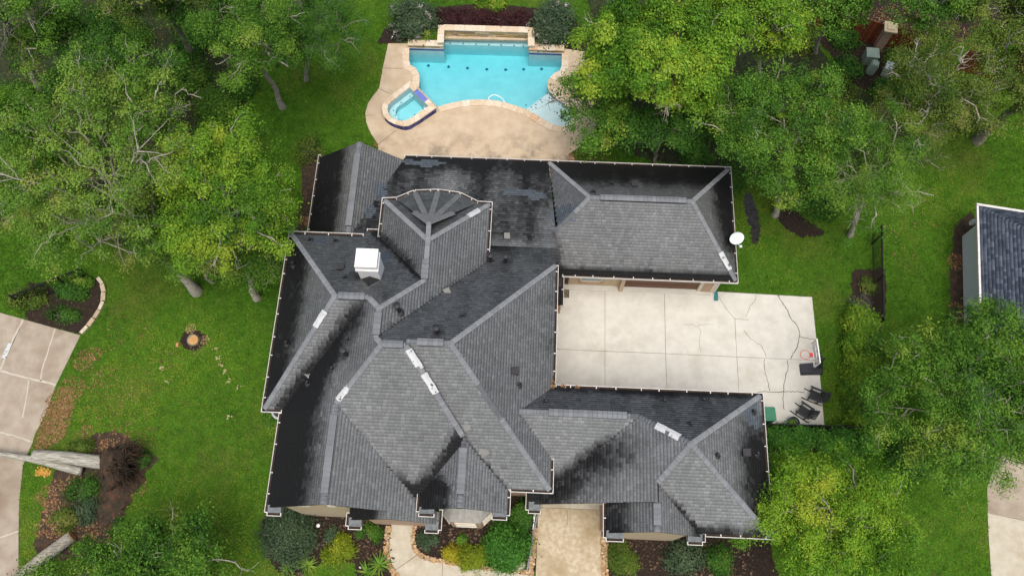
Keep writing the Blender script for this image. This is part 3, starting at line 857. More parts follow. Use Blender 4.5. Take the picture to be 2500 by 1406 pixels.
def shingles(name, poly, stain_tone=None, tone=0.0, exposure=0.146, tab=0.21):  # tabs darken by stain marks plus an even base level per slope
    """a roof slope: deck slab plus every shingle tab laid in courses"""
    P = np.array([hw(*p) for p in poly])
    U = np.array(poly)
    nrm = np.zeros(3)
    for i in range(len(P)):
        a, b = P[i], P[(i + 1) % len(P)]
        nrm += np.cross(a, b)
    nrm /= np.linalg.norm(nrm)
    if nrm[2] < 0: nrm = -nrm
    dn = np.array([nrm[0], nrm[1], 0]); dn = dn / np.linalg.norm(dn)
    down = dn - nrm * np.dot(dn, nrm); down /= np.linalg.norm(down)
    al = np.cross(nrm, down)
    o0 = P[0]
    S = (P - o0) @ down; A = (P - o0) @ al
    # deck
    m = MB()
    k = len(P)
    lp = [Vector((a, s, 0)) for a, s in zip(A, S)]
    tri = tessellate_polygon([lp])
    top = P - nrm * .012; bot = P - nrm * .10
    fs = []
    for t in tri:
        a, b, c = (top[i] for i in t)
        fs.append(tuple(t) if np.dot(np.cross(b - a, c - a), nrm) > 0 else tuple(reversed(t)))
    m.add(list(top) + list(bot), fs + [tuple(k + i for i in reversed(f)) for f in fs] + [(i, (i + 1) % k, k + (i + 1) % k, k + i) for i in range(k)])
    deck = m.build('roof_slope', MATS['roof_deck'], house)
    smin, smax = S.min(), S.max()
    V = []; F = []; Cc = []
    rows = int(math.ceil((smax - smin) / exposure))
    for r in range(rows):
        s1 = smax - r * exposure + .02
        s0 = s1 - exposure
        sm = (s0 + s1) / 2
        if sm < smin: break
        xs = []
        for i in range(k):
            sa, sb = S[i], S[(i + 1) % k]
            if (sa > sm) != (sb > sm):
                t = (sm - sa) / (sb - sa); xs.append(A[i] + (A[(i + 1) % k] - A[i]) * t)
        xs.sort()
        for j in range(0, len(xs) - 1, 2):
            a0, a1 = xs[j], xs[j + 1]
            x = a0 - random.choice((0, .1, .2)) - random.uniform(0, .03)
            while x < a1:
                w = tab * random.choice((.8, 1, 1, 1, 1.2))
                l, rr = max(x, a0), min(x + w - .008, a1)
                if rr - l > .03:
                    cx = (l + rr) / 2
                    c3 = o0 + al * cx + down * sm
                    u = c3[0] * CP - c3[1] * SP; v = c3[0] * SP + c3[1] * CP
                    tt = (sm - smin) / max(smax - smin, .01)
                    g = random.random() ** 1.3
                    col = GREY_A + (GREY_B - GREY_A) * min(1, max(0, g + tone + .12 * nz(u, v, .8)))
                    if random.random() < .06: col = col * 1.14
                    col = col * (1 + .10 * nz(u + 3, v + 5, .35))
                    fr = max([1 - math.hypot((u - p[0]) / ru, (v - p[1]) / rv) for p, ru, rv in FRESH_UV])
                    st = 0.0
                    if stain_tone is not None:
                        q = 1.1 * stain_tone(u, v, tt) + .08 * nz(u, v, 2.2) + .15 * nz(cx * 2.3, sm * .3, 1.0) + random.uniform(-.12, .12)
                        st = .97 * sst(.08, 1.12, q)
                    if fr > 0 and fr + random.uniform(-.1, .15) > .22:
                        col = FRESH * random.uniform(.8, 1.1); st *= .25
                    col = col + (DARK - col) * st
                    lift = .007 + random.uniform(-.002, .004)
                    n0 = len(V)
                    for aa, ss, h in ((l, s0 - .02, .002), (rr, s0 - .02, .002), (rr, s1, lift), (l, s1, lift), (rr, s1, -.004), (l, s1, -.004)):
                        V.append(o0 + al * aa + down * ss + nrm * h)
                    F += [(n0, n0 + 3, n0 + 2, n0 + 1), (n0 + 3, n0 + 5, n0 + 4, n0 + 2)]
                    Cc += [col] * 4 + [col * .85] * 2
                x += w
    if V:
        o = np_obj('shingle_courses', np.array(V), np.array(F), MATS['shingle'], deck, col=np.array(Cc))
        o['kind'] = 'stuff'
    return deck

# plane intersections
MrE = X('C', 'MS', 'ME'); MrV = X('C', 'MS', 'TE'); MWp = X('MS', 'MW', 'TE'); N1 = X('LN', 'MW', 'TE')
LrW = X('LN', 'LS', 'LW'); LrE = X('LN', 'LS', 'MW'); Tn = X('TW', 'TE', 'TN'); Ts = X('TW', 'TE', 'LN')
G1N = X('MW', 'G1E', 'MSL'); Wr = X('WN', 'WS', 'WW'); WrW = X('WN', 'WS', 'ME'); Wap = X('WN', 'WW', 'WE')
G1v, G1bv, G2v, G3v, WWv = 3.30, 3.0, 3.48, 2.9, 4.02
G1S = X('MW', 'G1E', ('v', G1v))
g1bR = (-5.15, G1v, zp('G1E', -5.15, 0))
ArE = X('AN', 'AS', 'AE'); ArW = X('AN', 'AS', ('u', 2.97))
AWb = X('AS', 'B', ('u', 1.5))

CM = X('C', 'MSL', 'MW'); CT = X('C', 'MW', 'TE'); RL2 = X('C', 'MSL', ('u', -4.62))
def sW(edge, inner, base=0.0, k=.9):
    """stain growing towards u=edge from u=inner"""
    return lambda u, v, t: base + k * sst(inner, edge, u) if edge > inner else base + k * (1 - sst(edge, inner, u))

shingles('C', [CT, CM, RL2, (-4.62, MrE[1], MrE[2]), MrE, (1.40, 14.60, 5.5), (1.40, 15.85, zp('C', 0, 15.85)), (-1.70, 15.85, zp('C', 0, 15.85)), (-1.80, 14.60, 5.5)], lambda u, v, t: .36 + .10 * sst(.5, 1, t) + .45 * sst(14.9, 15.9, v) * sst(.9, -1.5, u), -.25)  # even darker base over the whole north slope, more towards its foot
def stB(u, v, t):
    s = .74 + .2 * nz(u * 1.3, v * .12, 1.1)
    s -= .6 * max(0, 1 - math.hypot((u + 3.9) / 1.3, (v - 19.4) / 1.9))
    s -= .45 * max(0, 1 - math.hypot((u - .9) / .8, (v - 17.4) / 1.6))
    s -= .45 * sst(16.6, 15.9, v)
    s += .35 * sst(20.2, 21.2, v)
    return s
shingles('B', on('B', (-6.45, 21.45), (1.0, 21.45), (1.40, 17.0), (1.40, 15.85), (-1.72, 15.85), (-1.72, 15.3), (-8.7, 15.3), (-8.7, 15.7)), stB)
shingles('PW', on('PW', (-10.87, 21.25), (-8.55, 21.25), (-8.55, 15.3), (-10.87, 15.3)), lambda u, v, t: 1.05 - 1.0 * sst(-9.8, -8.7, u))
shingles('PE', on('PE', (-8.55, 21.25), (-6.5, 21.25), (-8.55, 15.8), (-8.55, 15.3)), lambda u, v, t: .12 + .5 * sst(.5, .1, abs((u + 8.55) - (v - 15.7) * .37)) * .0)
shingles('AN', [(1.02, 21.45, 3.0), ArW, ArE, (10.33, 21.45, 3.0)], lambda u, v, t: .15 + .9 * sst(18.7, 20.4, v) - .5 * max(0, 1 - math.hypot((u - 5.3) / .4, (v - 19.9) / .9)))
shingles('AE', [ArE, (10.33, 21.45, 3.0), (10.33, 15.22, 3.0)], lambda u, v, t: .07 + .95 * sst(8.5, 10.0, u + .18 * (v - 18.5)) * sst(15.6, 17.4, v))
shingles('AS', [ArW, ArE, (10.33, 15.22, 3.0), (1.2, 15.22, 3.0), (1.2, AWb[1], AWb[2]), AWb], lambda u, v, t: .05 + .9 * sst(15.62, 15.32, v) + .22 * sst(16.6, 15.6, v) + .45 * sst(2.1, 1.4, u) * sst(17, 16, v), .05)
shingles('AW', [(1.02, 21.45, 3.0), ArW, AWb], lambda u, v, t: .08 + .2 * sst(1.6, 1.2, u), .05)
shingles('LW', [(-10.98, 15.70, 5.5), LrW, (-10.98, 7.39, 5.5)], lambda u, v, t: .08 + .95 * sst(-8.9, -10.2, u + .10 * (12.0 - v) * (1 if v < 12 else -.3)))
shingles('LN', [(-10.98, 15.70, 5.5), (-7.60, 15.70, 5.5), (-7.54, 16.1, zp('LN', 0, 16.1)), (-6.80, 16.1, zp('LN', 0, 16.1)), (-6.80, 15.5, zp('LN', 0, 15.5)), Ts, N1, LrE, LrW],
         lambda u, v, t: .36 + .5 * max(0, 1 - math.hypot((u + 7.2) / .7, (v - 12.9) / .4)) + .55 * sst(.45, .1, abs((u + 6.8) - (15.7 - v) * .86)), -.3)  # north slope evenly darker all over, besides the local marks
def dist_seg(u, v, a, b):
    a = np.array(a[:2]); b = np.array(b[:2]); p = np.array((u, v)); d = b - a
    t = max(0, min(1, np.dot(p - a, d) / np.dot(d, d)))
    return float(np.linalg.norm(p - a - d * t))
LSv = ((-10.2, 7.39), LrE)
shingles('LS', [LrW, LrE, (-10.20, 7.39, 5.5), (-10.98, 7.39, 5.5)], lambda u, v, t: .9 * sst(.75, .0, dist_seg(u, v, *LSv)) + .1 * t, .05)
shingles('MW', [N1, CT, CM, G1N, G1S, (-10.20, G1v, 5.5), (-10.20, 7.39, 5.5), LrE], lambda u, v, t: 1.12 * sst(-7.2 + .10 * max(0, v - 8), -9.2, u) + .8 * sst(1.6, .1, dist_seg(u, v, *LSv)) * sst(-6.0, -7, u) + .03)
shingles('MSL', [CM, RL2, (-2.28, 6.30, zp('MSL', 0, 6.30)), (-2.2, 4.6, zp('MSL', 0, 4.6)), (-3.6, 3.7, zp('MSL', 0, 3.7)), X('G1E', 'MSL', ('v', 3.4)), G1N],
         lambda u, v, t: .10 + .95 * sst(.75, .0, dist_seg(u, v, (-2.3, 6.2), (-4.0, 4.0))) + .7 * sst(.30, .05, dist_seg(u, v, (-5.0, 5.0), (-3.8, 3.6))) * sst(5.4, 4.6, v) + .5 * max(0, 1 - math.hypot((u + 3.9) / .7, (v - 4.1) / .7)), .05)
shingles('MSR', [(-5.75, MrE[1], MrE[2]), MrE, (1.38, 4.48, 5.5), (-2.3, 4.48, 5.5), (-4.6, 7.6, zp('MS', 0, 7.6))], lambda u, v, t: .05 + .4 * sst(.12, .03, abs(u + 1.2)) * sst(6.5, 5.5, v) + .35 * sst(.1, .02, abs(u + .55)) * sst(5.6, 5.0, v) + .55 * sst(.16, .04, dist_seg(u, v, (-2.3, 6.2), (-.4, 4.5))), .05)
shingles('ME', [MrE, (1.40, 14.60, 5.5), (1.40, 4.48, 5.5)], lambda u, v, t: .08 + .3 * sst(.4, 1.3, u) * sst(9.2, 10.5, v), -.1)
shingles('TE', [Tn, (-1.80, 17.62, 5.5), (-1.80, 14.60, 5.5), CT, N1, Ts], lambda u, v, t: .06 + .3 * sst(.25, .05, dist_seg(u, v, (-1.8, 14.6), MrV)), .05)
shingles('TW', [(-6.80, 17.62, 5.5), Tn, Ts, (-6.80, 15.6, 5.5)], lambda u, v, t: .15 + .6 * sst(.5, .1, dist_seg(u, v, (-6.8, 15.6), Ts)) * sst(-4.4, -5.0, u), .0)
shingles('TN', [Tn, (-6.80, 17.62, 5.5), (-1.80, 17.62, 5.5)], lambda u, v, t: .27 + .12 * nz(u, v, 3), -.2)  # whole north face set evenly darker, with fine mottling
bap = GH(1047, 543, 7.5)
bow = [GH(x, y, 5.5) for x, y in ((968.6, 487), (1012.7, 469.4), (1069.6, 467.4), (1122, 475), (1165, 496.4))]
for a, b in zip(bow, bow[1:]):
    shingles('bow', [bap, a, b], lambda u, v, t: .27 + .12 * nz(u, v, 3), -.2)  # bow faces darkened to the same even level
shingles('G1E', [G1N, G1S, g1bR, (-5.15, G1bv, zp('G1E', -5.15, 0)), (-3.2, G1bv, zp('G1E', -3.2, 0)), (-3.2, 3.5, zp('G1E', -3.2, 0)), X('G1E', 'MSL', ('v', 3.5))],
         lambda u, v, t: .05 + .35 * sst(-3.9, -3.4, u) + .6 * sst(.22, .05, dist_seg(u, v, (-5.0, 5.0), (-3.7, 3.5))) * sst(5, 4.4, v), .1)
zW = 4.87
shingles('G1bW', [(-5.15, G1v + .2, g1bR[2]), (-5.15, G1bv, g1bR[2]), (-6.93, G1bv, zW), (-6.93, G1v + .2, zW)], lambda u, v, t: 1.05 - 1.0 * sst(-5.9, -5.4, u))
G2r = 6.85
shingles('G2W', [(-2.22, 6.25, G2r), (-2.22, G2v, G2r), (-3.97, G2v, 5.5), (-3.97, 4.2, 5.5)], lambda u, v, t: .12 + .85 * sst(5.2, 4.2, v + .75 * (u + 3.0)) * sst(-2.4, -3.0, u))
shingles('G2E', [(-2.22, 6.25, G2r), (-.36, 4.4, 5.5), (-.36, G2v, 5.5), (-2.22, G2v, G2r)], lambda u, v, t: .05 + .38 * max(0, 1 - math.hypot((u + .9) / .7, (v - 4.0) / .6)), .1)
WSv = (Wr, X('WS', 'WW', ('v', WWv)))
shingles('WN', [WrW, Wr, Wap, (10.40, 8.86, 5.5), (1.40, 8.86, 5.5)], lambda u, v, t: .40 + .4 * sst(8.5, 8.8, v) + .25 * sst(8.3, 8.6, v) * max(0, 1 - abs(u - 6) / 3), -.35)  # high even base: north slope darker all over, most at the eave
shingles('WS', [WrW, Wr, WSv[1], (.55, WWv, zp('WS', 0, WWv)), (.55, 5.6, zp('WS', 0, 5.6)), (1.40, 5.8, zp('WS', 0, 5.8))], lambda u, v, t: .05 + .85 * sst(.6, .0, dist_seg(u, v, *WSv)) * sst(7.2, 6.2, v) + .6 * sst(5.6, 4.6, v) * sst(1.9, 1.3, u), .05)
shingles('WW', [Wr, Wap, (5.6, 4.75, zp('WW', 5.6, 0)), (5.6, WWv, zp('WW', 5.6, 0)), (WSv[1][0], WWv, WSv[1][2])], lambda u, v, t: .05 + .85 * sst(2.1, .1, dist_seg(u, v, *WSv)) * sst(7.3, 6.0, v) + .12 * nz(u, v, 2.5))
shingles('WE', [Wap, (10.40, 8.86, 5.5), (10.40, 3.03, 5.5)], lambda u, v, t: .08 + .85 * sst(8.5, 10.1, u) * sst(8.4, 6.5, v) + .15 * sst(8.0, 9.5, u))
shingles('WSS', [Wap, (10.40, 3.03, 5.5), (7.5, 3.03, 5.5), (5.55, 4.85, zp('WSS', 0, 4.85))], lambda u, v, t: .06 + .75 * sst(3.55, 3.1, v) + .7 * sst(.25, .05, dist_seg(u, v, (5.6, 4.8), (7.55, 3.0))) * sst(4.6, 4.0, v), .05)
G3r, G3e = 6.75, 5.2
shingles('G3W', [(5.6, 4.8, G3r), (5.6, G3v, G3r), (3.76, G3v, G3e), (3.76, WWv + .15, G3e), (5.3, 4.4, 6.5)], lambda u, v, t: .10 + .75 * sst(5.1, 4.2, u) + .12 * nz(u, v, 4))
shingles('G3E', [(5.6, 4.8, G3r), (7.69, 3.03, G3e), (7.69, G3v, G3e), (5.6, G3v, G3r)], lambda u, v, t: .06 + .75 * sst(6.9, 7.5, u), .1)
# low lean-to roof by the back door
shingles('porch', [(1.15, 15.3, 3.3), (1.15, 13.6, 3.3), (1.80, 13.6, 3.0), (1.80, 15.3, 3.0)], lambda u, v, t: .95)

# ridge and hip caps
def cap_color():
    return np.array((0.172, 0.184, 0.197)) * random.uniform(.86, 1.1)
def ridge(p0, p1, w=.22, vents=(), drop=.32, name='ridge_cap', dark=()):
    """overlapping cap shingles along a ridge or hip; vents: (t0,t1) stretches with a raised ridge vent"""
    p0, p1 = Vector(hw(*p0)), Vector(hw(*p1))
    d = p1 - p0; L = d.length; d.normalize()
    side = d.cross(Vector((0, 0, 1))).normalized()
    up = side.cross(d).normalized()
    if up.z < 0: up = -up
    V = []; F = []; C = []
    s = 0.0; e = .145
    while s < L - .02:
        s1 = min(s + e + .05, L)
        n0 = len(V); c = cap_color()
        t = s / L
        for a, b in dark:
            if a <= t <= b: c = np.array((.100, .108, .116)) * random.uniform(.9, 1.1)
        for ss, h in ((s, .048), (s1, .03)):
            for x, hh in ((-w / 2, -drop * w / 2), (0, 0.012), (w / 2, -drop * w / 2)):
                V.append(p0 + d * ss + side * x + up * (h + hh))
        for x in (-w / 2, 0, w / 2):
            V.append(p0 + d * s + side * x + up * (.0 - (drop * w / 2 if x else -.012)))
        F += [(n0, n0 + 1, n0 + 4, n0 + 3), (n0 + 1, n0 + 2, n0 + 5, n0 + 4), (n0, n0 + 6, n0 + 7, n0 + 1), (n0 + 1, n0 + 7, n0 + 8, n0 + 2)]
        C += [c] * 9
        s += e
    o = np_obj(name, np.array([tuple(v) for v in V]), np.array(F), MATS['cap'], house, col=np.array(C))
    for a, b in vents:
        q0, q1 = p0 + d * L * a, p0 + d * L * b
        vw = .14
        pts = []
        for q in (q0, q1):
            for x, h in ((-vw, -.055), (-vw, .065), (0, .11), (vw, .065), (vw, -.055)):
                pts.append(q + side * x + up * h)
        f = [(0, 1, 6, 5), (3, 4, 9, 8)]
        ft = [(1, 2, 7, 6), (2, 3, 8, 7)]
        fe = [(0, 4, 3, 2, 1), (5, 6, 7, 8, 9)]
        mm = MB(); mm.add(pts, f + fe); vo = mm.build('ridge_vent', MATS['black_metal'], house)
        mm = MB()
        Lq = (q1 - q0).length; k = max(1, int(Lq / .2)); sh = []; cl = []
        for i in range(k):
            a0 = q0 + d * (Lq * i / k); a1 = q0 + d * (Lq * (i + 1) / k - .008)
            mb = MB(); top = []
            for q in (a0, a1):
                for x, h in ((-vw - .01, .07), (0, .122), (vw + .01, .07)): top.append(q + side * x + up * (h + (.012 if q is a0 else 0)))
            mb.add(top, [(0, 1, 4, 3), (1, 2, 5, 4)])
            sh.append(mb); cl.append(cap_color() * .95)
        colored('vent_caps', sh, cl, 'cap', vo)
    return o

ridge(MrE, (1.40, 14.60, 5.5)); ridge(MrE, (1.38, 4.48, 5.5), dark=((.27, .50),))
ridge((-4.62, MrE[1], MrE[2]), MrE, vents=((.25, .85),)); ridge(CM, RL2, vents=((.06, .92),)); ridge(CM, CT)
ridge(CT, N1, vents=((.08, .85),)); ridge(N1, LrE); ridge(LrE, LrW, vents=((.1, .9),)); ridge(LrW, (-10.98, 7.39, 5.5)); ridge(LrW, (-10.98, 15.70, 5.5))
ridge(N1, Ts); ridge(Ts, Tn, vents=((.02, .5),)); ridge(Tn, (-6.80, 17.62, 5.5)); ridge(Tn, (-1.80, 17.62, 5.5)); ridge(Tn, bap)
BOWD = ((0, 1),)
for b in bow[1:4]: ridge(bap, b, w=.26, dark=BOWD)
ridge(bap, tuple((np.array(bow[0]) * .45 + np.array(bap) * .55)), w=.26, dark=BOWD); ridge(bap, tuple((np.array(bow[4]) * .5 + np.array(bap) * .5)), w=.26, dark=BOWD)
ridge(CM, G1N); ridge(G1N, G1S, vents=((.12, .90),), w=.27)
hipA = (RL2[0], RL2[1], RL2[2] + .02); hipB = (-2.26, 6.28, zp('MSL', 0, 6.28) + .02)
ridge(hipA, hipB)
ridge((-2.22, 6.3, G2r), (-2.22, G2v, G2r), vents=((.17, .82),), dark=((0, .15),))
ridge(WrW, Wr, vents=((.25, .9),), dark=((.93, 1),)); ridge(Wr, Wap); ridge(Wap, (10.40, 8.86, 5.5)); ridge(Wap, (10.40, 3.03, 5.5)); ridge(Wap, (5.6, 4.75, zp('WW', 5.6, 0)))
ridge((5.6, 4.85, G3r), (5.6, G3v, G3r), vents=((.45, .88),), dark=((0, .2),))
ridge(ArW, ArE, vents=((.1, .94),)); ridge(ArE, (10.33, 21.45, 3.0)); ridge(ArE, (10.33, 15.22, 3.0)); ridge(ArW, (1.02, 21.45, 3.0)); ridge(ArW, AWb, dark=((.45, 1),)); ridge(AWb, (1.15, AWb[1], AWb[2]), dark=((0, 1),))
ridge((-8.55, 21.25, 4.65), (-8.55, 15.4, 4.65), vents=((.12, .8),), w=.27)

# storm damage: white underlay showing where hip caps blew off
def underlay(q0, q1, h0, h1, w=.27):
    """strip of torn white sheet on a hip from h0 to h1, pixels q0,q1 give the stretch"""
    a, b = np.array(h0), np.array(h1)
    def along(q):
        best = min(np.linspace(0, 1, 401), key=lambda t: (lambda p: (p[0] - q[0]) ** 2 + (p[1] - q[1]) ** 2)(proj(a + (b - a) * t)))
        return best
    t0, t1 = along(q0), along(q1)
    P0, P1 = Vector(hw(*(a + (b - a) * t0))), Vector(hw(*(a + (b - a) * t1)))
    d = (P1 - P0); L = d.length; d.normalize()
    side = d.cross(Vector((0, 0, 1))).normalized(); up = side.cross(d).normalized()
    if up.z < 0: up = -up
    k = 7; V = []
    for i in range(k + 1):
        s = L * i / k
        l = w / 2 * random.uniform(.88, 1.06); r = w / 2 * random.uniform(.88, 1.06)
        e0 = random.uniform(-.02, .02)
        for x in (-l, 0, r):
            V.append(P0 + d * (s + e0 + (random.uniform(-.03, .03) if x else 0)) + side * x + up * (.075 - abs(x) * .30))
    F = []
    for i in range(k):
        for j in (0, 1):
            if random.random() < .97: F.append((3 * i + j, 3 * i + j + 1, 3 * i + 4 + j, 3 * i + 3 + j))
    o = MB().add(V, F).build('exposed_underlay', MATS['patch_white'], house)
    o['label'] = 'torn white underlay showing on the hip'
def proj(p):
    x, y, z = hw(*p)
    z -= CAM_H
    dep = y * math.sin(TILT) - z * math.cos(TILT); yy = y * math.cos(TILT) + z * math.sin(TILT)
    return 1250 + FPX * x / dep, 703 - FPX * yy / dep
underlay((798, 760), (768, 796), LrW, (-10.98, 7.39, 5.5)); underlay((850, 945), (826, 976), CM, G1N)
underlay((990, 856), (1025, 900), hipA, hipB, .29); underlay((1033, 912), (1061, 962), hipA, hipB, .29)
underlay((1605, 1036), (1662, 1064), Wr, Wap, .32); underlay((1755, 618), (1782, 658), ArE, (10.33, 15.22, 3.0)); underlay((1142, 528), (1170, 514), Tn, (-1.80, 17.62, 5.5))

# gutters: trough with a white outer lip, hangers across it
def gutter(p0, p1, out, w=.135):
    p0, p1 = np.array(p0, float), np.array(p1, float)
    o = np.array((out[0], out[1], 0.0))
    d = p1 - p0; L = np.linalg.norm(d); d /= L
    top = -0.01; dep = .12; lip = .022
    m = MB()
    H = lambda p: hw(*p)
    def bx(a0, a1, z0, z1):
        b = [H(p0 + o * a0 + (0, 0, z0)), H(p1 + o * a0 + (0, 0, z0)), H(p1 + o * a1 + (0, 0, z0)), H(p0 + o * a1 + (0, 0, z0))]
        t = [H(p0 + o * a0 + (0, 0, z1)), H(p1 + o * a0 + (0, 0, z1)), H(p1 + o * a1 + (0, 0, z1)), H(p0 + o * a1 + (0, 0, z1))]
        m.box8(b, t)
    bx(w - lip, w, top - dep, top + .012)
    bx(-.02, w - lip - .002, top - dep - .012, top - dep)
    for e, s in ((p0, 1), (p1, -1)):
        a = e + d * .0
        b = [H(a + o * -.0 + (0, 0, top - dep)), H(a + d * s * .03 + (0, 0, top - dep)), H(a + d * s * .03 + o * (w - lip - .003) + (0, 0, top - dep)), H(a + o * (w - lip - .003) + (0, 0, top - dep))]
        m.box8(b, [(x, y, z + dep + .006) for x, y, z in b])
    g = m.build('gutter', MATS['gutter_white'], house)
    mm = MB()
    b = [H(p0 + o * .0 + (0, 0, top - .09)), H(p1 + o * .0 + (0, 0, top - .09)), H(p1 + o * (w - lip - .004) + (0, 0, top - .09)), H(p0 + o * (w - lip - .004) + (0, 0, top - .09))]
    mm.box8(b, [(x, y, z + .045) for x, y, z in b]); mm.build('gutter_debris', MATS['gutter_dirt'], g)
    k = int(L / .92)
    for i in range(k):
        s = (i + .6 + random.uniform(-.15, .15)) * L / max(k, 1)
        if s > L - .05: continue
        a = p0 + d * s
        b = [H(a + o * -.05 + (0, 0, top - .01)), H(a + d * .04 + o * -.05 + (0, 0, top - .01)), H(a + d * .04 + o * (w - .038) + (0, 0, top - .01)), H(a + o * (w - .038) + (0, 0, top - .01))]
        MB().box8(b, [(x, y, z + .02) for x, y, z in b]).build('hanger', MATS['gutter_white'], g)
    return g
E_ = 5.5
for a, b, o in (((-10.98, 7.25, E_), (-10.98, 15.84, E_), (-1, 0)), ((-11.11, 15.70, E_), (-7.60, 15.70, E_), (0, 1)), ((-7.54, 16.1, zp('LN', 0, 16.1)), (-6.86, 16.1, zp('LN', 0, 16.1)), (0, 1)),
                ((-11.11, 7.39, E_), (-10.22, 7.39, E_), (0, -1)), ((-10.20, G1v - .2, E_), (-10.20, 7.25, E_), (-1, 0)),
                ((-6.80, 15.7, E_), (-6.80, 17.76, E_), (-1, 0)), ((-6.93, 17.62, E_), bow[0], (0, 1)), (bow[4], (-1.67, 17.62, E_), (0, 1)), ((-1.80, 14.55, E_), (-1.80, 17.76, E_), (1, 0)),
                ((1.40, 8.9, E_), (1.40, 14.62, E_), (1, 0)), ((1.53, 8.86, E_), (10.53, 8.86, E_), (0, 1)), ((10.40, 2.9, E_), (10.40, 9.0, E_), (1, 0)), ((7.75, 3.03, E_), (10.53, 3.03, E_), (0, -1)),
                ((1.40, 4.35, E_), (1.40, 5.8, E_), (1, 0)), ((-.28, 4.48, E_), (1.53, 4.48, E_), (0, -1)), ((-.36, G2v - .1, E_), (-.36, 4.45, E_), (1, 0)), ((-3.97, G2v - .1, E_), (-3.97, 4.3, E_), (-1, 0)),
                ((-3.2, G1bv - .25, zp('G1E', -3.2, 0)), (-3.2, 3.6, zp('G1E', -3.2, 0)), (1, 0)), ((-6.93, G1bv - .25, zW), (-6.93, G1v, zW), (-1, 0)),
                ((.55, WWv - .25, 4.25), (.55, 4.9, 4.25), (-1, 0)), ((3.76, G3v - .2, G3e), (3.76, WWv + .1, G3e), (-1, 0)), ((7.69, G3v - .2, G3e), (7.69, 3.05, G3e), (1, 0)),
                ((-6.5, 21.45, 3.0), (10.46, 21.45, 3.0), (0, 1)), ((10.33, 15.1, 3.0), (10.33, 21.58, 3.0), (1, 0)), ((1.85, 15.22, 3.0), (10.46, 15.22, 3.0), (0, -1)), ((1.80, 13.55, 3.0), (1.80, 15.1, 3.0), (1, 0)),
                ((-10.87, 15.4, 3.0), (-10.87, 21.4, 3.0), (-1, 0))):
    gutter(a, b, o)
for a, b in zip(bow, bow[1:]):
    d = np.array(b) - np.array(a); d /= np.linalg.norm(d)
    gutter(a, b, (-d[1], d[0]))
# eave returns at the gable feet: small metal topped box with gutter
def eave_return(u0, u1, v0, v1, z):
    MB().box8([hw(u0, v0, z - .35), hw(u1, v0, z - .35), hw(u1, v1, z - .35), hw(u0, v1, z - .35)], [hw(u0, v0, z - .03), hw(u1, v0, z - .03), hw(u1, v1, z + .10), hw(u0, v1, z + .10)]).build('eave_return', MATS['return_metal'], house)
    gutter((min(u0, u1) - .02, v0, z), (max(u0, u1) + .02, v0, z), (0, -1), .13)
eave_return(-10.20, -9.65, G1v - .2, G1v + .1, E_)
eave_return(-6.93, -6.4, G1bv - .25, G1bv + .1, zW); eave_return(-3.75, -3.2, G1bv - .25, G1bv + .1, zp('G1E', -3.2, 0))
eave_return(-3.97, -3.35, G2v - .15, G2v + .1, E_); eave_return(-.95, -.36, G2v - .15, G2v + .1, E_)
eave_return(.55, 1.05, WWv - .25, WWv + .1, 4.25)
eave_return(3.76, 4.45, G3v - .2, G3v + .1, G3e); eave_return(7.1, 7.69, G3v - .2, G3v + .1, G3e)

# walls
def wall(poly, z0, z1, mat='brick', name='wall'):
    return MB().prism([hw(u, v)[:2] for u, v in poly], z0, z1).build(name, MATS[mat], house)
def rect(u0, v0, u1, v1): return [(u0, v0), (u1, v0), (u1, v1), (u0, v1)]
wall(rect(-9.75, 4.87, 1.0, 14.2), 0, 5.4); wall(rect(-10.55, 7.8, -7.0, 15.3), 0, 5.4); wall(rect(-6.4, 14.9, -2.2, 17.2), 0, 5.4)
wall([(u * .9 - .43, v - .45) for u, v, z in bow] , 0, 5.4)
wall(rect(-10.45, 15.3, -6.95, 20.85), 0, 2.95); wall(rect(1.0, 14.2, 1.9, 17), 0, 2.9)
wall(rect(4.35, 3.34, 10.0, 8.45), 0, 5.4); wall(rect(1.0, 8.25, 4.35, 8.45), 3.3, 5.4)
wall(rect(1.9, 15.86, 9.85, 21.0), 0, 2.95, 'brick')
# vertical gable ends, clipped to the roof planes
def gable(pts, v0, v1, mat='brick', name='gable_wall'):
    q = [hw(u, v0, z) for u, z in pts] + [hw(u, v1, z) for u, z in pts]
    k = len(pts)
    return MB().add(q, [tuple(range(k)), tuple(range(2 * k - 1, k - 1, -1))] + [((i + 1) % k, i, k + i, k + (i + 1) % k) for i in range(k)]).build(name, MATS[mat], house)
gz = lambda pl, u: zp(pl, u, 0) - .12
gable([(-9.95, 0), (-5.9, 0), (-5.9, gz('G1E', -5.9)), (-7.45, 7.52), (-9.95, gz('MW', -9.95))], 3.53, 3.75, 'brick_tan')
gable([(-6.6, 0), (-3.5, 0), (-3.5, gz('G1E', -3.5)), (-5.15, g1bR[2] - .12), (-6.6, zW + .1)], 3.28, 3.5, 'brick')
gable([(-3.6, 3.2), (-.66, 3.2), (-.66, 5.6), (-2.22, G2r - .12), (-3.6, 5.6)], 3.86, 4.1, 'brick_tan')
gable([(4.25, 0), (7.4, 0), (7.4, 5.3), (5.6, G3r - .12), (4.25, 5.4)], 3.1, 3.34, 'brick_tan')
gable([(1.0, 3.25), (4.3, 3.25), (4.3, gz('WW', 4.3)), (1.0, gz('WW', 1.0))], 4.22, 4.45, 'trim')
gable([(-10.45, 0), (-6.95, 0), (-6.95, 2.95), (-8.55, 4.5), (-10.45, 3.1)], 20.85, 21.05, 'brick')
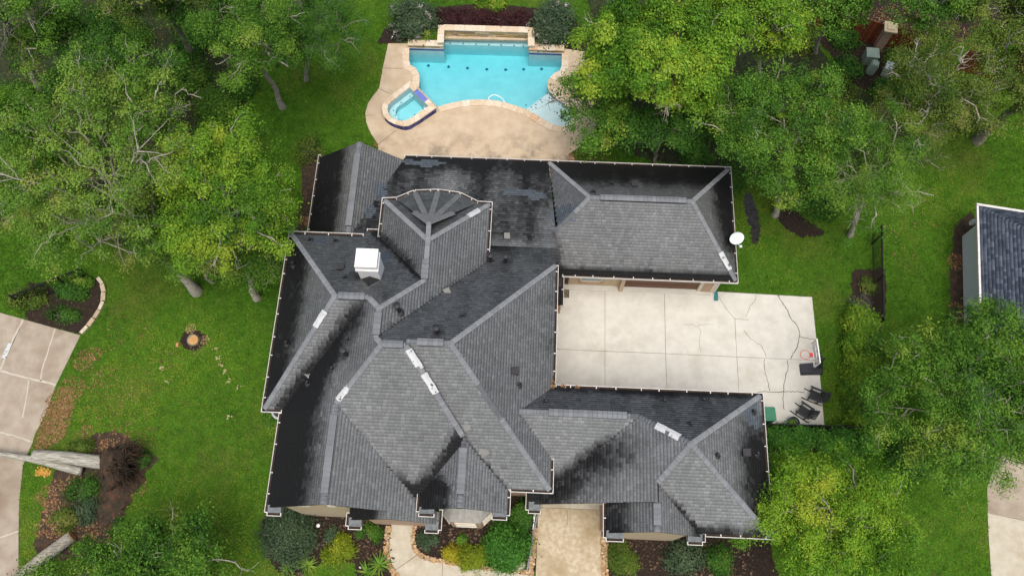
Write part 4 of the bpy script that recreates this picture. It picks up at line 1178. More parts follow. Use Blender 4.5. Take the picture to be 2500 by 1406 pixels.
MB().box8([hw(.75, 4.2, 0), hw(1.15, 4.2, 0), hw(1.15, 4.9, 0), hw(.75, 4.9, 0)], [hw(.75, 4.2, 4.1), hw(1.15, 4.2, 4.1), hw(1.15, 4.9, 4.1), hw(.75, 4.9, 4.1)]).build('porch_pier', MATS['brick'], house)
MB().box8([hw(4.0, 3.4, 0), hw(4.36, 3.4, 0), hw(4.36, 8.3, 0), hw(4.0, 8.3, 0)], [hw(4.0, 3.4, 5.1), hw(4.36, 3.4, 5.1), hw(4.36, 8.3, 5.1), hw(4.0, 8.3, 5.1)]).build('porch_wall', MATS['brick'], house)
# gable attic louvres and ledges
for u, v, z, w in ((-9.0, 3.50, 5.0, .8), (-7.6, 3.50, 5.3, .35), (5.45, 3.07, 5.9, .4), (2.5, 4.19, 4.6, .4), (-6.2, 3.25, 3.9, 1.4)):
    MB().box8([hw(u - w / 2, v, z), hw(u + w / 2, v, z), hw(u + w / 2, v - .06, z), hw(u - w / 2, v - .06, z)], [hw(u - w / 2, v, z + .22), hw(u + w / 2, v, z + .22), hw(u + w / 2, v - .03, z + .22), hw(u - w / 2, v - .03, z + .22)]).build('louvre', MATS['trim'], house)
# bay window with a standing seam metal roof
bayw = [(-3.45, 3.88), (-2.92, 3.30), (-1.56, 3.30), (-1.0, 3.88)]
MB().prism([hw(u, v)[:2] for u, v in bayw], 0, 2.9).build('bay_wall', MATS['brick'], house)
top = [(-3.2, 3.86), (-2.75, 3.80), (-1.7, 3.80), (-1.2, 3.86)]
o_ = [(-3.50, 3.86), (-2.93, 3.27), (-1.53, 3.27), (-.95, 3.86)]
for i in range(3):
    a, b, c, d = hw(*o_[i], 2.92), hw(*o_[i + 1], 2.92), hw(*top[i + 1], 3.45), hw(*top[i], 3.45)
    k = (2, 4, 2)[i]
    for j in range(k):
        t0, t1 = j / k, (j + 1) / k
        L = lambda p, q, t: tuple(np.array(p) * (1 - t) + np.array(q) * t)
        q = [L(a, b, t0), L(a, b, t1), L(d, c, t1), L(d, c, t0)]
        m = MB().add(q + [(x, y, z - .05) for x, y, z in q], [(0, 1, 2, 3), (0, 4, 5, 1), (3, 2, 6, 7)]); m.build('bay_roof_panel', MATS['tin'], house)
        MB().bar(q[0], q[3], .03, .06).build('seam', MATS['tin'], house)
for i in range(3):
    a, b = np.array(bayw[i]), np.array(bayw[i + 1]); c = (a + b) / 2; d = (b - a) / np.linalg.norm(b - a); nr = np.array((d[1], -d[0]))
    w = np.linalg.norm(b - a) * .35
    q = [c - d * w + nr * .02, c + d * w + nr * .02]
    win = MB().add([hw(*q[0], .8), hw(*q[1], .8), hw(*q[1], 2.4), hw(*q[0], 2.4)], [(0, 1, 2, 3)]).build('window', MATS['glass'], house)
    for z in (.78, 1.6, 2.4): MB().bar(hw(*(q[0] + nr * .01), z), hw(*(q[1] + nr * .01), z), .05).build('window_frame', MATS['trim'], win)

# back wall of the garage: window, lantern, garage door, side door
vb = 15.86
def wbox(u0, u1, z0, z1, v0, v1, mat, name, parent=house):
    return MB().box8([hw(u0, v0, z0), hw(u1, v0, z0), hw(u1, v1, z0), hw(u0, v1, z0)], [hw(u0, v0, z1), hw(u1, v0, z1), hw(u1, v1, z1), hw(u0, v1, z1)]).build(name, MATS[mat], parent)
w_ = wbox(2.95, 3.95, .75, 2.1, vb - .03, vb + .05, 'glass', 'window')
for a, b, c, d in ((2.9, 4.0, .66, .75), (2.9, 4.0, 2.1, 2.18), (2.88, 2.95, .66, 2.18), (3.95, 4.02, .66, 2.18)): wbox(a, b, c, d, vb - .07, vb + .04, 'trim', 'window_frame', w_)
wbox(2.8, 4.1, .55, .66, vb - .12, vb + .04, 'brick', 'window_sill')
wbox(1.92, 2.3, 0.1, 2.1, vb - .03, vb + .05, 'door_dark', 'side_door')
gd = wbox(5.15, 9.05, .02, 2.25, vb - .02, vb + .05, 'door_brown', 'garage_door')
for i in range(1, 4): wbox(5.15, 9.05, .02 + i * .56 - .012, .02 + i * .56 + .012, vb - .03, vb - .018, 'door_dark', 'panel_joint', gd)
wbox(9.05, 9.25, 0, 2.5, vb - .12, vb + .05, 'trim', 'jamb'); wbox(9.72, 9.9, 0, 2.6, vb - .16, vb + .05, 'trim', 'corner_board'); wbox(4.95, 5.15, 0, 2.5, vb - .30, vb + .05, 'brick_tan', 'jamb'); wbox(1.9, 4.95, 0, 2.6, vb - .012, vb + .02, 'brick_tan', 'wall_facing')
wbox(9.25, 9.72, 0, 2.6, vb - .14, vb + .02, 'brick', 'garage_pier')
MB().lathe(hw(2.55, vb - .14, 1.9), [(.03, 0), (.09, .04), (.11, .22), (.13, .24), (.05, .34), (.02, .36)], 10).build('wall_lantern', MATS['iron'], house)
wbox(1.9, 9.8, 0.0, 0.07, vb - .30, vb - .001, 'court', 'sill_strip')
# chimney
ch = MB(); 
def quadbox(u0, u1, v0, v1, z0, z1): return [hw(u0, v0, z0), hw(u1, v0, z0), hw(u1, v1, z0), hw(u0, v1, z0)], [hw(u0, v0, z1), hw(u1, v0, z1), hw(u1, v1, z1), hw(u0, v1, z1)]
ch.box8(*quadbox(-7.02, -6.16, 12.72, 13.50, 6.6, 8.55))
chm = ch.build('chimney', MATS['chimney_paint'], house)
MB().box8(*quadbox(-7.07, -6.11, 12.67, 13.55, 8.55, 8.68)).build('chimney_band', MATS['white_paint'], chm)
MB().box8(*quadbox(-6.98, -6.20, 12.76, 13.46, 8.68, 8.86)).build('chimney_neck', MATS['trim'], chm)
MB().box8(*quadbox(-7.05, -6.13, 12.69, 13.53, 8.86, 9.05)).build('chimney_cap', MATS['chimney_paint'], chm)
MB().add([hw(-7.0, 12.73, zp('LN', 0, 12.73)), hw(-6.18, 12.73, zp('LN', 0, 12.73)), hw(-6.59, 12.73, zp('LN', 0, 12.73) + .35), hw(-6.59, 12.25, zp('LN', 0, 12.25))], [(0, 3, 2), (3, 1, 2)]).build('chimney_saddle', MATS['cap'] if False else MATS['roof_deck'], chm)

# roof vents and pipes
def pipe(px, py, pl, kind):
    p = onp(px, py, pl); w = hw(*p)
    if kind == 'tall':
        m = MB().lathe((w[0], w[1], w[2] - .1), [(.20, 0), (.19, .10), (.10, .16), (.075, .17), (.075, .85), (.14, .86), (.145, .96), (.04, 1.0)], 12)
        return m.build('roof_pipe', MATS['black_metal'], house, smooth=False)
    if kind == 'box':
        m = MB().box((w[0], w[1], w[2] - .15), .26, .26, .34); m.box((w[0], w[1], w[2] + .19), .32, .32, .05)
        return m.build('roof_vent', MATS['black_metal'], house)
    m = MB().lathe((w[0], w[1], w[2] - .1), [(.17, 0), (.16, .09), (.075, .15), (.045, .16), (.05, .46), (.02, .465)], 10)
    return m.build('vent_pipe', MATS['black_metal'], house)
for q in ((975, 762, 'TE'), (1069, 815, 'C'), (846, 868, 'MW'), (1198, 640, 'C'), (1235, 642, 'C')): pipe(*q, 'tall')
for q in ((833, 654, 'LN'), (1548, 453, 'AN'), (1258, 908, 'ME'), (1820, 1106, 'WE')): pipe(*q, 'box')
for q in ((1130, 773, 'C'), (758, 588, 'LN'), (820, 590, 'LN'), (843, 680, 'LN'), (702, 840, 'LW'), (718, 648, 'LW'), (850, 831, 'MW'), (813, 902, 'MW'), (753, 936, 'MW'), (1448, 471, 'AN'), (1493, 452, 'AN'), (1266, 940, 'ME'), (1333, 982, 'WN'),
          (1620, 980, 'WN'), (1715, 978, 'WN'), (1685, 1036, 'WN'), (1838, 1006, 'WE'), (1750, 1112, 'WE'), (1846, 1108, 'WE')): pipe(*q, 'small')
# loose torn shingles lying on the roof
for px, py, pl, rz in ((1140, 1042, 'MS', .3), (1184, 1102, 'MS', .5), (1178, 1100, 'MS', -.2), (753, 912, 'MW', .8), (1092, 713, 'C', .4), (1238, 577, 'B', 0)):
    p = onp(px, py, pl); w = hw(*p)
    o = colored('loose_shingle', [MB().box((w[0], w[1], w[2] + .03), .28, .34, .015, rz)], [(.19, .19, .18)], 'cap', house)

# dead leaves caught in the roof valley corner and in the gutters
def leaf_litter(name, spots, label=None, parent=None, cat='leaf litter', size=.09, cols=((.19, .100, .045), (.25, .14, .065), (.11, .060, .032), (.32, .20, .105))):
    V = []; F = []; C = []
    for (x, y, z, r, nn) in spots:
        for i in range(nn):
            a = random.uniform(0, 6.283); rr = r * math.sqrt(random.random())
            c = np.array((x + rr * math.cos(a), y + rr * math.sin(a), z + random.uniform(.0, .03)))
            t = random.uniform(0, 6.283); s = size * random.uniform(.5, 1.2)
            d1 = np.array((math.cos(t), math.sin(t), random.uniform(-.4, .4))) * s / 2; d2 = np.array((-math.sin(t), math.cos(t), random.uniform(-.4, .4))) * s * .28
            n0 = len(V); V += [c - d1, c + d2, c + d1, c - d2]; F.append((n0, n0 + 1, n0 + 2, n0 + 3)); C += [lerp(random.choice(cols), random.choice(cols), random.random())] * 4
    o = np_obj(name, np.array(V), np.array(F), MATS['dead_leaf'], parent, None if parent else spots[0][:3], col=np.array(C))
    o['kind'] = 'stuff'
    if label: o['label'] = label; o['category'] = cat
    return o
w = hw(1.25, 8.95, 5.5)
leaf_litter('valley_leaves', [(w[0], w[1], 5.56, .28, 110), (w[0] - .35, w[1] - .3, 5.75, .2, 40), (w[0] + .1, w[1] + .5, 5.5, .12, 40), (w[0] + .1, w[1] + 1.1, 5.5, .1, 25), (w[0] + .6, w[1] - .05, 5.5, .14, 30), (w[0] + 1.2, w[1] - .1, 5.5, .1, 20)], None, house)
w = hw(*onp(1492, 1085, 'WS')); leaf_litter('valley_leaves', [(w[0], w[1], w[2] + .03, .14, 22)], None, house)

# ------------------------------------------------------------------ trees
def orth(d):
    """two unit vectors across each row of d"""
    up = np.where(np.abs(d[:, 2:3]) < .9, np.array([[0, 0, 1.]]), np.array([[1., 0, 0]]))
    a = np.cross(d, up); a /= np.linalg.norm(a, axis=1, keepdims=True) + 1e-9
    return a, np.cross(d, a)

class Tubes:
    def __init__(s): s.V = []; s.F = []; s.n = 0
    def add(s, P, R, sides):
        P = np.asarray(P, float); k = len(P)
        D = np.gradient(P, axis=0); D /= np.linalg.norm(D, axis=1, keepdims=True) + 1e-9
        a, b = orth(D)
        th = np.arange(sides) * 2 * np.pi / sides
        ring = P[:, None, :] + (a[:, None, :] * np.cos(th)[None, :, None] + b[:, None, :] * np.sin(th)[None, :, None]) * np.asarray(R)[:, None, None]
        i = np.arange(k - 1)[:, None] * sides; j = np.arange(sides)[None, :]; j2 = (j + 1) % sides
        f = np.stack([i + j, i + j2, i + sides + j2, i + sides + j], -1).reshape(-1, 4) + s.n
        s.V.append(ring.reshape(-1, 3)); s.F.append(f); s.n += k * sides
    def build(s, name, mat, parent):
        return np_obj(name, np.concatenate(s.V), np.concatenate(s.F), MATS[mat], parent, smooth=True)

def curve(rng, a, b, k, bow, jit):
    t = np.linspace(0, 1, k)[:, None]
    P = a + (b - a) * t + np.array([0, 0, 1.]) * bow * np.sin(np.pi * t)
    J = rng.normal(0, jit, (k, 3)); J[0] = 0; J[-1] *= .3
    return P + J * np.sin(np.pi * t * .8)

def leaves(rng, name, pos, out, size, pal, parent, clump, droop=0.0, aspect=.5, mat='leaf', vary=.13, flat=.60, tri=False):
    """one small diamond face per leaf; colour from the palette by clump and by leaf"""
    n = len(pos)
    nr = out * .85 + rng.normal(0, .36, (n, 3)) + np.array([0, 0, flat]); nr /= np.linalg.norm(nr, axis=1, keepdims=True)
    d = rng.normal(0, 1, (n, 3)) + out * .6 - np.array([0, 0, droop])
    d -= nr * np.sum(d * nr, axis=1, keepdims=True); d /= np.linalg.norm(d, axis=1, keepdims=True) + 1e-9
    w = np.cross(nr, d)
    L = size * rng.uniform(.45, 1.45, (n, 1))
    v = np.stack([pos, pos + d * L * .45 + w * L * aspect / 2, pos + d * L, pos + d * L * .45 - w * L * aspect / 2], 1)
    if tri: v = np.stack([pos + d * L * .2 + w * L * aspect * .6, pos + d * L, pos + d * L * .2 - w * L * aspect * .6], 1)
    nv = 3 if tri else 4
    F = np.arange(n * nv).reshape(n, nv)
    pal = np.array(pal)
    ci = np.clip((clump + rng.normal(0, vary, n)), 0, .999) * (len(pal) - 1)
    i0 = ci.astype(int); fr = (ci - i0)[:, None]
    col = pal[i0] * (1 - fr) + pal[np.minimum(i0 + 1, len(pal) - 1)] * fr
    col = col * rng.uniform(.78, 1.22, (n, 1))
    return np_obj(name, v.reshape(-1, 3), F, MATS[mat], parent, col=np.repeat(col, nv, 0))

PAL = {
    'bright': [(0.050, 0.133, 0.014), (0.099, 0.232, 0.020), (0.164, 0.311, 0.027), (0.232, 0.362, 0.034), (0.311, 0.379, 0.038)],
    'mid': [(0.034, 0.096, 0.014), (0.062, 0.158, 0.019), (0.102, 0.232, 0.027), (0.158, 0.282, 0.034), (0.220, 0.299, 0.043)],
    'dark': [(0.025, 0.080, 0.014), (0.045, 0.131, 0.019), (0.070, 0.177, 0.025), (0.108, 0.224, 0.033)],
    'olive': [(0.045, 0.088, 0.015), (0.081, 0.141, 0.021), (0.124, 0.192, 0.031), (0.169, 0.232, 0.041), (0.203, 0.192, 0.056)],
    'storm': [(.058, .140, .020), (.112, .230, .032), (.170, .300, .042), (.230, .325, .052), (.275, .275, .075)],
    'blue': [(.040, .072, .040), (.062, .105, .055), (.090, .138, .070), (.125, .168, .085)],
    'lime': [(.100, .160, .012), (.180, .250, .018), (.250, .310, .024), (.320, .340, .034)],
    'gold': [(.220, .225, .016), (.330, .315, .022), (.420, .370, .026), (.470, .380, .030)],
    'purple': [(.030, .014, .016), (.055, .022, .024), (.085, .032, .034), (.100, .050, .045)],
    'glossy': [(0.031, 0.110, 0.017), (0.056, 0.178, 0.024), (0.090, 0.246, 0.033), (0.134, 0.300, 0.046)],
    'fresh': [(.060, .160, .014), (.115, .260, .020), (.180, .335, .026), (.250, .380, .032), (.330, .390, .036)],
    'gray': [(.100, .095, .085), (.150, .145, .130), (.190, .185, .170)],
}

def tree(name, label, base_px, crown_px, cz, R, pal, n_leaf0, leaf=.17, limbs=10, trunk_r=.19, bare=.12, bark='bark_light', seed=1, droop=0.0, aspect=.5, group=None, trunk_end=.35, clump_r=.19, fill=.30):
    rng = np.random.default_rng(seed)
    n_leaf = int(n_leaf0 * 2.15); leaf *= .645; trunk_r *= .85
    B = np.array(G(*base_px)); C = np.array(G(*crown_px, cz)); R = np.array(R, float)
    t = thing(name, label, 'tree', tuple(B), group)
    tb = Tubes()
    topz = C + np.array([0, 0, R[2] * trunk_end])
    k = 10
    mid = B + (C - B) * .5; mid[2] = C[2] * .55; mid[:2] = B[:2] + (C[:2] - B[:2]) * .35
    s = np.linspace(0, 1, k)[:, None]
    TP = (1 - s) ** 2 * B + 2 * s * (1 - s) * mid + s ** 2 * topz
    TP[1:-1] += rng.normal(0, .07, (k - 2, 3))
    TR = trunk_r * (1 - .78 * s[:, 0]); TR[0] *= 1.35
    tb.add(TP, TR, 9)
    ends = []; cl_pts = []; cl_val = []; cl_sig = []
    for i in range(limbs):
        ti = rng.uniform(.42, .97)
        a = np.array([np.interp(ti, s[:, 0], TP[:, q]) for q in range(3)])
        ang = 2 * np.pi * (i + rng.uniform(-.35, .35)) / limbs * 1.0 + i * 2.4
        el = rng.uniform(-.25, .95)
        dr = np.array([np.cos(ang) * np.cos(el), np.sin(ang) * np.cos(el), np.sin(el)])
        e = C + dr * R * rng.uniform(.72, 1.02)
        P = curve(rng, a, e, 8, rng.uniform(-.1, .5), .16)
        r0 = trunk_r * (1 - .78 * ti) * rng.uniform(.42, .62)
        tb.add(P, np.linspace(r0 * 1.15, .022, 8), 6)
        isbare = rng.random() < bare
        for j in range(rng.integers(5, 8)):
            tj = rng.uniform(.3, 1.0)
            a2 = np.array([np.interp(tj, np.linspace(0, 1, 8), P[:, q]) for q in range(3)])
            o = a2 - C; o = o / (np.linalg.norm(o) + 1e-6)
            d2 = o * .7 + rng.normal(0, .65, 3) + np.array([0, 0, .25]); d2 /= np.linalg.norm(d2)
            ln = rng.uniform(.6, 1.5) * R.mean() / 3.2
            P2 = curve(rng, a2, a2 + d2 * ln, 5, .08, .07)
            tb.add(P2, np.linspace(max(.028, r0 * .4), .014, 5), 4)
            bv = rng.normal(0, .20)
            for q in range(3):
                t3 = rng.uniform(.35, 1)
                a3 = np.array([np.interp(t3, np.linspace(0, 1, 5), P2[:, w]) for w in range(3)])
                d3 = d2 * .6 + rng.normal(0, .6, 3); d3 /= np.linalg.norm(d3)
                l3 = rng.uniform(.3, .75)
                tb.add(np.array([a3, a3 + d3 * l3 * .5 + rng.normal(0, .03, 3), a3 + d3 * l3]), [.015, .011, .007], 3)
                if not isbare and rng.random() > bare * .6:
                    cl_pts.append(a3 + d3 * l3 * rng.uniform(.5, 1)); cl_sig.append(clump_r * rng.uniform(.5, 1.6)); cl_val.append(bv)
    # clumps filling the outer part of the crown, on short unseen twigs
    nf = int(len(cl_pts) * fill)
    dr = rng.normal(0, 1, (nf, 3)); dr /= np.linalg.norm(dr, axis=1, keepdims=True); dr[:, 2] = np.where(dr[:, 2] < -.35, -dr[:, 2], dr[:, 2])
    lump = 1 + .16 * np.sin(dr[:, 0] * 5 + seed) * np.sin(dr[:, 1] * 4.3 + seed * 2) + .08 * np.sin(dr[:, 2] * 9 + dr[:, 0] * 7)
    pf = C + dr * R * (rng.uniform(.45, 1.0, (nf, 1)) ** .6) * lump[:, None] * .95
    for p in pf: cl_pts.append(p); cl_sig.append(clump_r * rng.uniform(.7, 1.5)); cl_val.append(rng.normal(0, .16))
    cp = np.array(cl_pts); sg = np.array(cl_sig); K = len(cp)
    patch = np.sin(cp[:, 0] * 1.1 + seed) + np.sin(cp[:, 1] * 1.3 + seed * 1.7) + .6 * np.sin(cp[:, 2] * 1.9)
    cv = .44 + .09 * patch + np.array(cl_val)
    idx = rng.integers(0, K, n_leaf)
    off = rng.normal(0, 1, (n_leaf, 3)) * sg[idx][:, None] * np.array([1, 1, .55])
    pos = cp[idx] + off
    pos[:, 2] = np.maximum(pos[:, 2], .3)
    out = pos - C; out /= np.linalg.norm(out, axis=1, keepdims=True) + 1e-9
    lo = off / (np.linalg.norm(off, axis=1, keepdims=True) + 1e-9)
    out = out * .3 + lo * 1.1; out /= np.linalg.norm(out, axis=1, keepdims=True) + 1e-9
    tb.build('trunk', bark, t)
    leaves(rng, 'crown', pos, out, leaf, PAL[pal], t, cv[idx], droop, aspect * 1.1, tri=True)
    return t

GL, GR = 'trees in the left wood', 'trees behind and right of the house'
tree('oak_tree', 'tall storm-thinned tree with long pale trunk leaning left over the lawn', (480, 712), (225, 400), 9.0, (4.1, 4.5, 2.6), 'storm', 34000, .15, 22, .30, .24, seed=3, group=GL, trunk_end=.0)
tree('oak_tree', 'bright green tree nearest the left roof edge, by the small bare soil patch', (628, 728), (560, 480), 7.4, (2.8, 3.6, 2.9), 'bright', 40000, .15, 16, .22, .12, seed=5, group=GL)
tree('oak_tree', 'half bare tree with white branches in the middle of the left wood', (420, 470), (335, 235), 8.5, (2.5, 2.4, 2.2), 'mid', 12000, .15, 15, .20, .4, seed=7, group=GL)
tree('oak_tree', 'olive tree with pale straight trunk standing at the lawn, top left of the pool', (690, 262), (612, 92), 8.0, (2.9, 2.3, 2.1), 'mid', 26000, .14, 12, .20, .1, seed=9, group=GL)
tree('willow_tree', 'dark feathery tree with thin trunk between the wood and the pool', (748, 197), (790, 58), 6.5, (1.9, 2.4, 2.0), 'dark', 20000, .13, 11, .13, .08, seed=11, droop=.4, aspect=.3, group=GL)
tree('oak_tree', 'dark trunked tree reaching out of the top edge above the left wood', (470, 130), (345, -50), 9.5, (3.2, 2.6, 2.2), 'olive', 20000, .15, 12, .22, .2, seed=13, bark='bark', group=GL)
tree('oak_tree', 'thick trunked tree in the top left corner', (105, 215), (15, 20), 9.5, (2.6, 2.6, 2.3), 'mid', 20000, .16, 11, .26, .15, seed=15, bark='bark_light', group=GL)
tree('oak_tree', 'yellow green tree at the left edge above the stone edged bed', (170, 470), (45, 330), 8.0, (2.0, 2.1, 1.8), 'bright', 14000, .15, 10, .14, .12, seed=17, group=GL)
tree('oak_tree', 'small green tree with a curved white stem between the two big left trees', (455, 620), (390, 545), 4.5, (2.2, 2.0, 1.6), 'mid', 15000, .14, 10, .12, .25, seed=19, group=GL)
tree('oak_tree', 'shaded dark green tree deep in the left wood', (330, 330), (220, 120), 6.0, (2.6, 2.2, 1.8), 'dark', 16000, .15, 10, .16, .15, seed=21, bark='bark', group=GL)
tree('oak_tree', 'shaded dark green tree behind the olive tree, along the top edge', (560, 160), (500, 30), 6.0, (2.2, 2.0, 1.7), 'dark', 14000, .15, 9, .15, .12, seed=23, bark='bark', group=GL)
tree('oak_tree', 'low spreading tree overhanging the drive at the left, above the fence', (230, 610), (110, 510), 5.0, (2.4, 1.8, 1.4), 'storm', 10000, .14, 10, .13, .28, seed=25, group=GL)
tree('maple_tree', 'leafy green tree cut by the bottom edge, in front of the left lawn', (430, 1412), (400, 1375), 4.2, (3.0, 1.9, 1.7), 'mid', 34000, .145, 13, .20, .05, seed=27, aspect=.6)
tree('oak_tree', 'big yellow green tree overhanging the pool deck', (1600, 350), (1590, 150), 7.5, (3.9, 3.2, 2.4), 'bright', 48000, .20, 15, .24, .08, seed=31, aspect=.55, group=GR)
tree('oak_tree', 'sparse leafy limbed tree reaching over the tanning ledge', (1545, 350), (1428, 268), 4.5, (2.0, 1.9, 1.2), 'mid', 9000, .19, 11, .12, .18, seed=33, aspect=.55, group=GR, bark='bark')
tree('oak_tree', 'dark understorey tree just behind the back roof gutter', (1600, 400), (1600, 330), 3.6, (2.6, 1.5, 1.3), 'dark', 14000, .17, 9, .12, .15, seed=35, group=GR, bark='bark')
tree('oak_tree', 'dense green tree touching the top right corner of the garage roof', (1892, 525), (1900, 315), 7.5, (3.2, 3.1, 2.4), 'mid', 40000, .15, 14, .20, .1, seed=37, group=GR)
tree('willow_tree', 'feathery drooping tree over the lawn right of the garage', (2075, 575), (2110, 420), 6.5, (2.5, 3.7, 2.2), 'mid', 30000, .15, 13, .16, .08, seed=39, droop=.7, aspect=.25, group=GR)
tree('oak_tree', 'nearly bare grey branched tree beside the red fence', (2225, 330), (2290, 215), 7.5, (2.7, 2.4, 1.9), 'olive', 17000, .13, 15, .17, .35, seed=41, group=GR)
tree('oak_tree', 'green tree at the top edge left of the red fence', (1850, 190), (1835, 45), 7.5, (2.6, 2.0, 2.0), 'bright', 22000, .18, 11, .18, .08, seed=43, group=GR)
tree('oak_tree', 'sparse tree at the top edge behind the red fence', (2230, 130), (2260, 0), 8.5, (2.4, 1.8, 1.8), 'mid', 12000, .16, 11, .16, .2, seed=45, group=GR)
tree('oak_tree', 'pale sparse tree filling the top right corner', (2400, 170), (2460, 45), 9.0, (2.6, 2.3, 2.0), 'olive', 17000, .16, 12, .18, .2, seed=47, group=GR)
tree('oak_tree', 'thick trunked tree leaning out of the right edge above the neighbouring roof', (2385, 345), (2540, 215), 7.5, (2.2, 2.6, 1.9), 'olive', 14000, .15, 12, .32, .18, seed=49, bark='bark', group=GR)
tree('ash_tree', 'wide green tree between the motor court and the right hand house', (2260, 1060), (2325, 985), 6.5, (3.6, 3.6, 2.3), 'mid', 46000, .17, 17, .20, .02, seed=59, aspect=.35, fill=.6, group=GR)
tree('ash_tree', 'tree hanging over the blue grey roof of the right hand house', (2420, 930), (2455, 850), 6.5, (2.0, 2.2, 1.6), 'mid', 14000, .19, 10, .16, .1, seed=53, aspect=.35, group=GR)
tree('ash_tree', 'bright lime green tree at the front right corner of the house', (1960, 1310), (2030, 1285), 5.2, (3.4, 2.9, 2.1), 'fresh', 58000, .17, 17, .2, .0, seed=57, aspect=.32, group=GR)

tree('oak_tree', 'low sparse young tree right of the long leaning trunk, over the lawn edge', (520, 690), (470, 625), 3.4, (2.0, 1.4, 1.3), 'storm', 9000, .14, 10, .09, .2, seed=61, group=GL)
tree('oak_tree', 'low leafy young tree by the left roof edge, under the bright green tree', (655, 690), (610, 640), 3.2, (1.3, 1.5, 1.3), 'mid', 8000, .14, 9, .08, .1, seed=63, group=GL)
tree('oak_tree', 'low leafy tree in the bottom left corner beside the sawn log', (190, 1440), (175, 1420), 3.0, (1.9, .9, 1.1), 'mid', 7000, .15, 8, .1, .1, seed=65)
tree('oak_tree', 'leafy green tree over the utility boxes at the top edge', (1990, 130), (2010, 20), 7.0, (1.8, 1.5, 1.5), 'mid', 11000, .17, 9, .13, .1, seed=67, group=GR)
tree('willow_tree', 'pale feathery tree between the utility boxes and the right lawn', (2180, 450), (2190, 330), 6.0, (1.9, 2.0, 1.7), 'olive', 14000, .14, 11, .12, .15, seed=69, droop=.5, aspect=.25, group=GR)

# ------------------------------------------------------------------ shrubs and plants
def shrub(name, label, px, r, h, pal, n, leaf=.10, seed=1, group=None, cat='shrub', aspect=.5, shape='ball', up=0.0, flowers=None, zlow=.02):
    """rounded leafy shrub: short stems plus leaves spread through lumpy clumps"""
    rng = np.random.default_rng(seed * 13 + 5)
    B = np.array(G(px[0], px[1], 0.0)); rx, ry = (r, r) if not hasattr(r, '__len__') else r
    t = thing(name, label, cat, tuple(B), group)
    tb = Tubes(); ns = 9
    for i in range(ns):
        a = 2 * np.pi * i / ns + rng.uniform(-.3, .3)
        e = B + np.array([np.cos(a) * rx * rng.uniform(.3, .75), np.sin(a) * ry * rng.uniform(.3, .75), h * rng.uniform(.5, .85)])
        tb.add(curve(rng, B + np.array([np.cos(a), np.sin(a), 0]) * .04, e, 5, .05, .03), np.linspace(.022, .006, 5), 4)
    tb.build('stems', 'bark', t)
    K = max(12, int(22 * rx * ry / .5)); K = min(K, 220)
    d = rng.normal(0, 1, (K, 3)); d /= np.linalg.norm(d, axis=1, keepdims=True); d[:, 2] = np.abs(d[:, 2])
    cp = B + d * np.array([rx, ry, h * .82]) * rng.uniform(.55, .92, (K, 1)) + np.array([0, 0, .06])
    sg = .17 * np.sqrt(rx * ry) * rng.uniform(.7, 1.3, K) + .03
    if shape == 'box':
        cp = B + np.stack([rng.uniform(-rx, rx, K), rng.uniform(-ry, ry, K), rng.uniform(h * .35, h * .95, K)], 1); sg = np.full(K, .16)
    idx = rng.integers(0, K, n)
    pos = cp[idx] + rng.normal(0, 1, (n, 3)) * sg[idx][:, None]
    pos[:, 2] = np.maximum(pos[:, 2], zlow)
    out = pos - (B + np.array([0, 0, h * .3])); out /= np.linalg.norm(out, axis=1, keepdims=True) + 1e-9
    cv = .45 + rng.normal(0, .2, K)
    leaves(rng, 'foliage', pos, out, leaf, PAL[pal], t, cv[idx], -up, aspect, tri=True)
    if flowers:
        m = 26 if flowers is True else flowers
        fi = rng.integers(0, K, m); fp = cp[fi] + (cp[fi] - B) * .16
        ix = np.repeat(np.arange(m), 16)
        pos = fp[ix] + rng.normal(0, .06, (len(ix), 3))
        V = leaves(rng, 'flowers', pos, np.tile(np.array([0, 0, 1.]), (len(ix), 1)), .07, [(.42, .30, .34), (.55, .45, .48), (.60, .52, .52)], t, rng.random(len(ix)), 0, .9)
    return t

def blade_plant(name, label, px, r, pal, n=40, seed=1, group=None, w=.045):
    """rosette of long arching strap leaves"""
    rng = np.random.default_rng(seed * 7 + 3)
    B = np.array(G(*px))
    V = []; F = []; C = []
    pl_ = np.array(PAL[pal])
    for i in range(n):
        a = rng.uniform(0, 2 * np.pi); L = r * rng.uniform(.55, 1.15)
        d = np.array([np.cos(a), np.sin(a), 0]); s = np.array([-np.sin(a), np.cos(a), 0])
        c = pl_[rng.integers(0, len(pl_))] * rng.uniform(.8, 1.2)
        n0 = len(V); k = 5
        for j in range(k):
            q = j / (k - 1)
            p = B + d * L * q + np.array([0, 0, .05 + L * (.9 * q - .75 * q * q)])
            ww = w * (1 - q) ** .6 + .003
            V += [p - s * ww / 2, p + s * ww / 2 + np.array([0, 0, .01])]; C += [c, c]
        F += [(n0 + 2 * j, n0 + 2 * j + 1, n0 + 2 * j + 3, n0 + 2 * j + 2) for j in range(k - 1)]
    o = np_obj(name, np.array(V), np.array(F), MATS['leaf'], None, tuple(B), col=np.array(C))
    return setprops(o, label, 'plant', group)

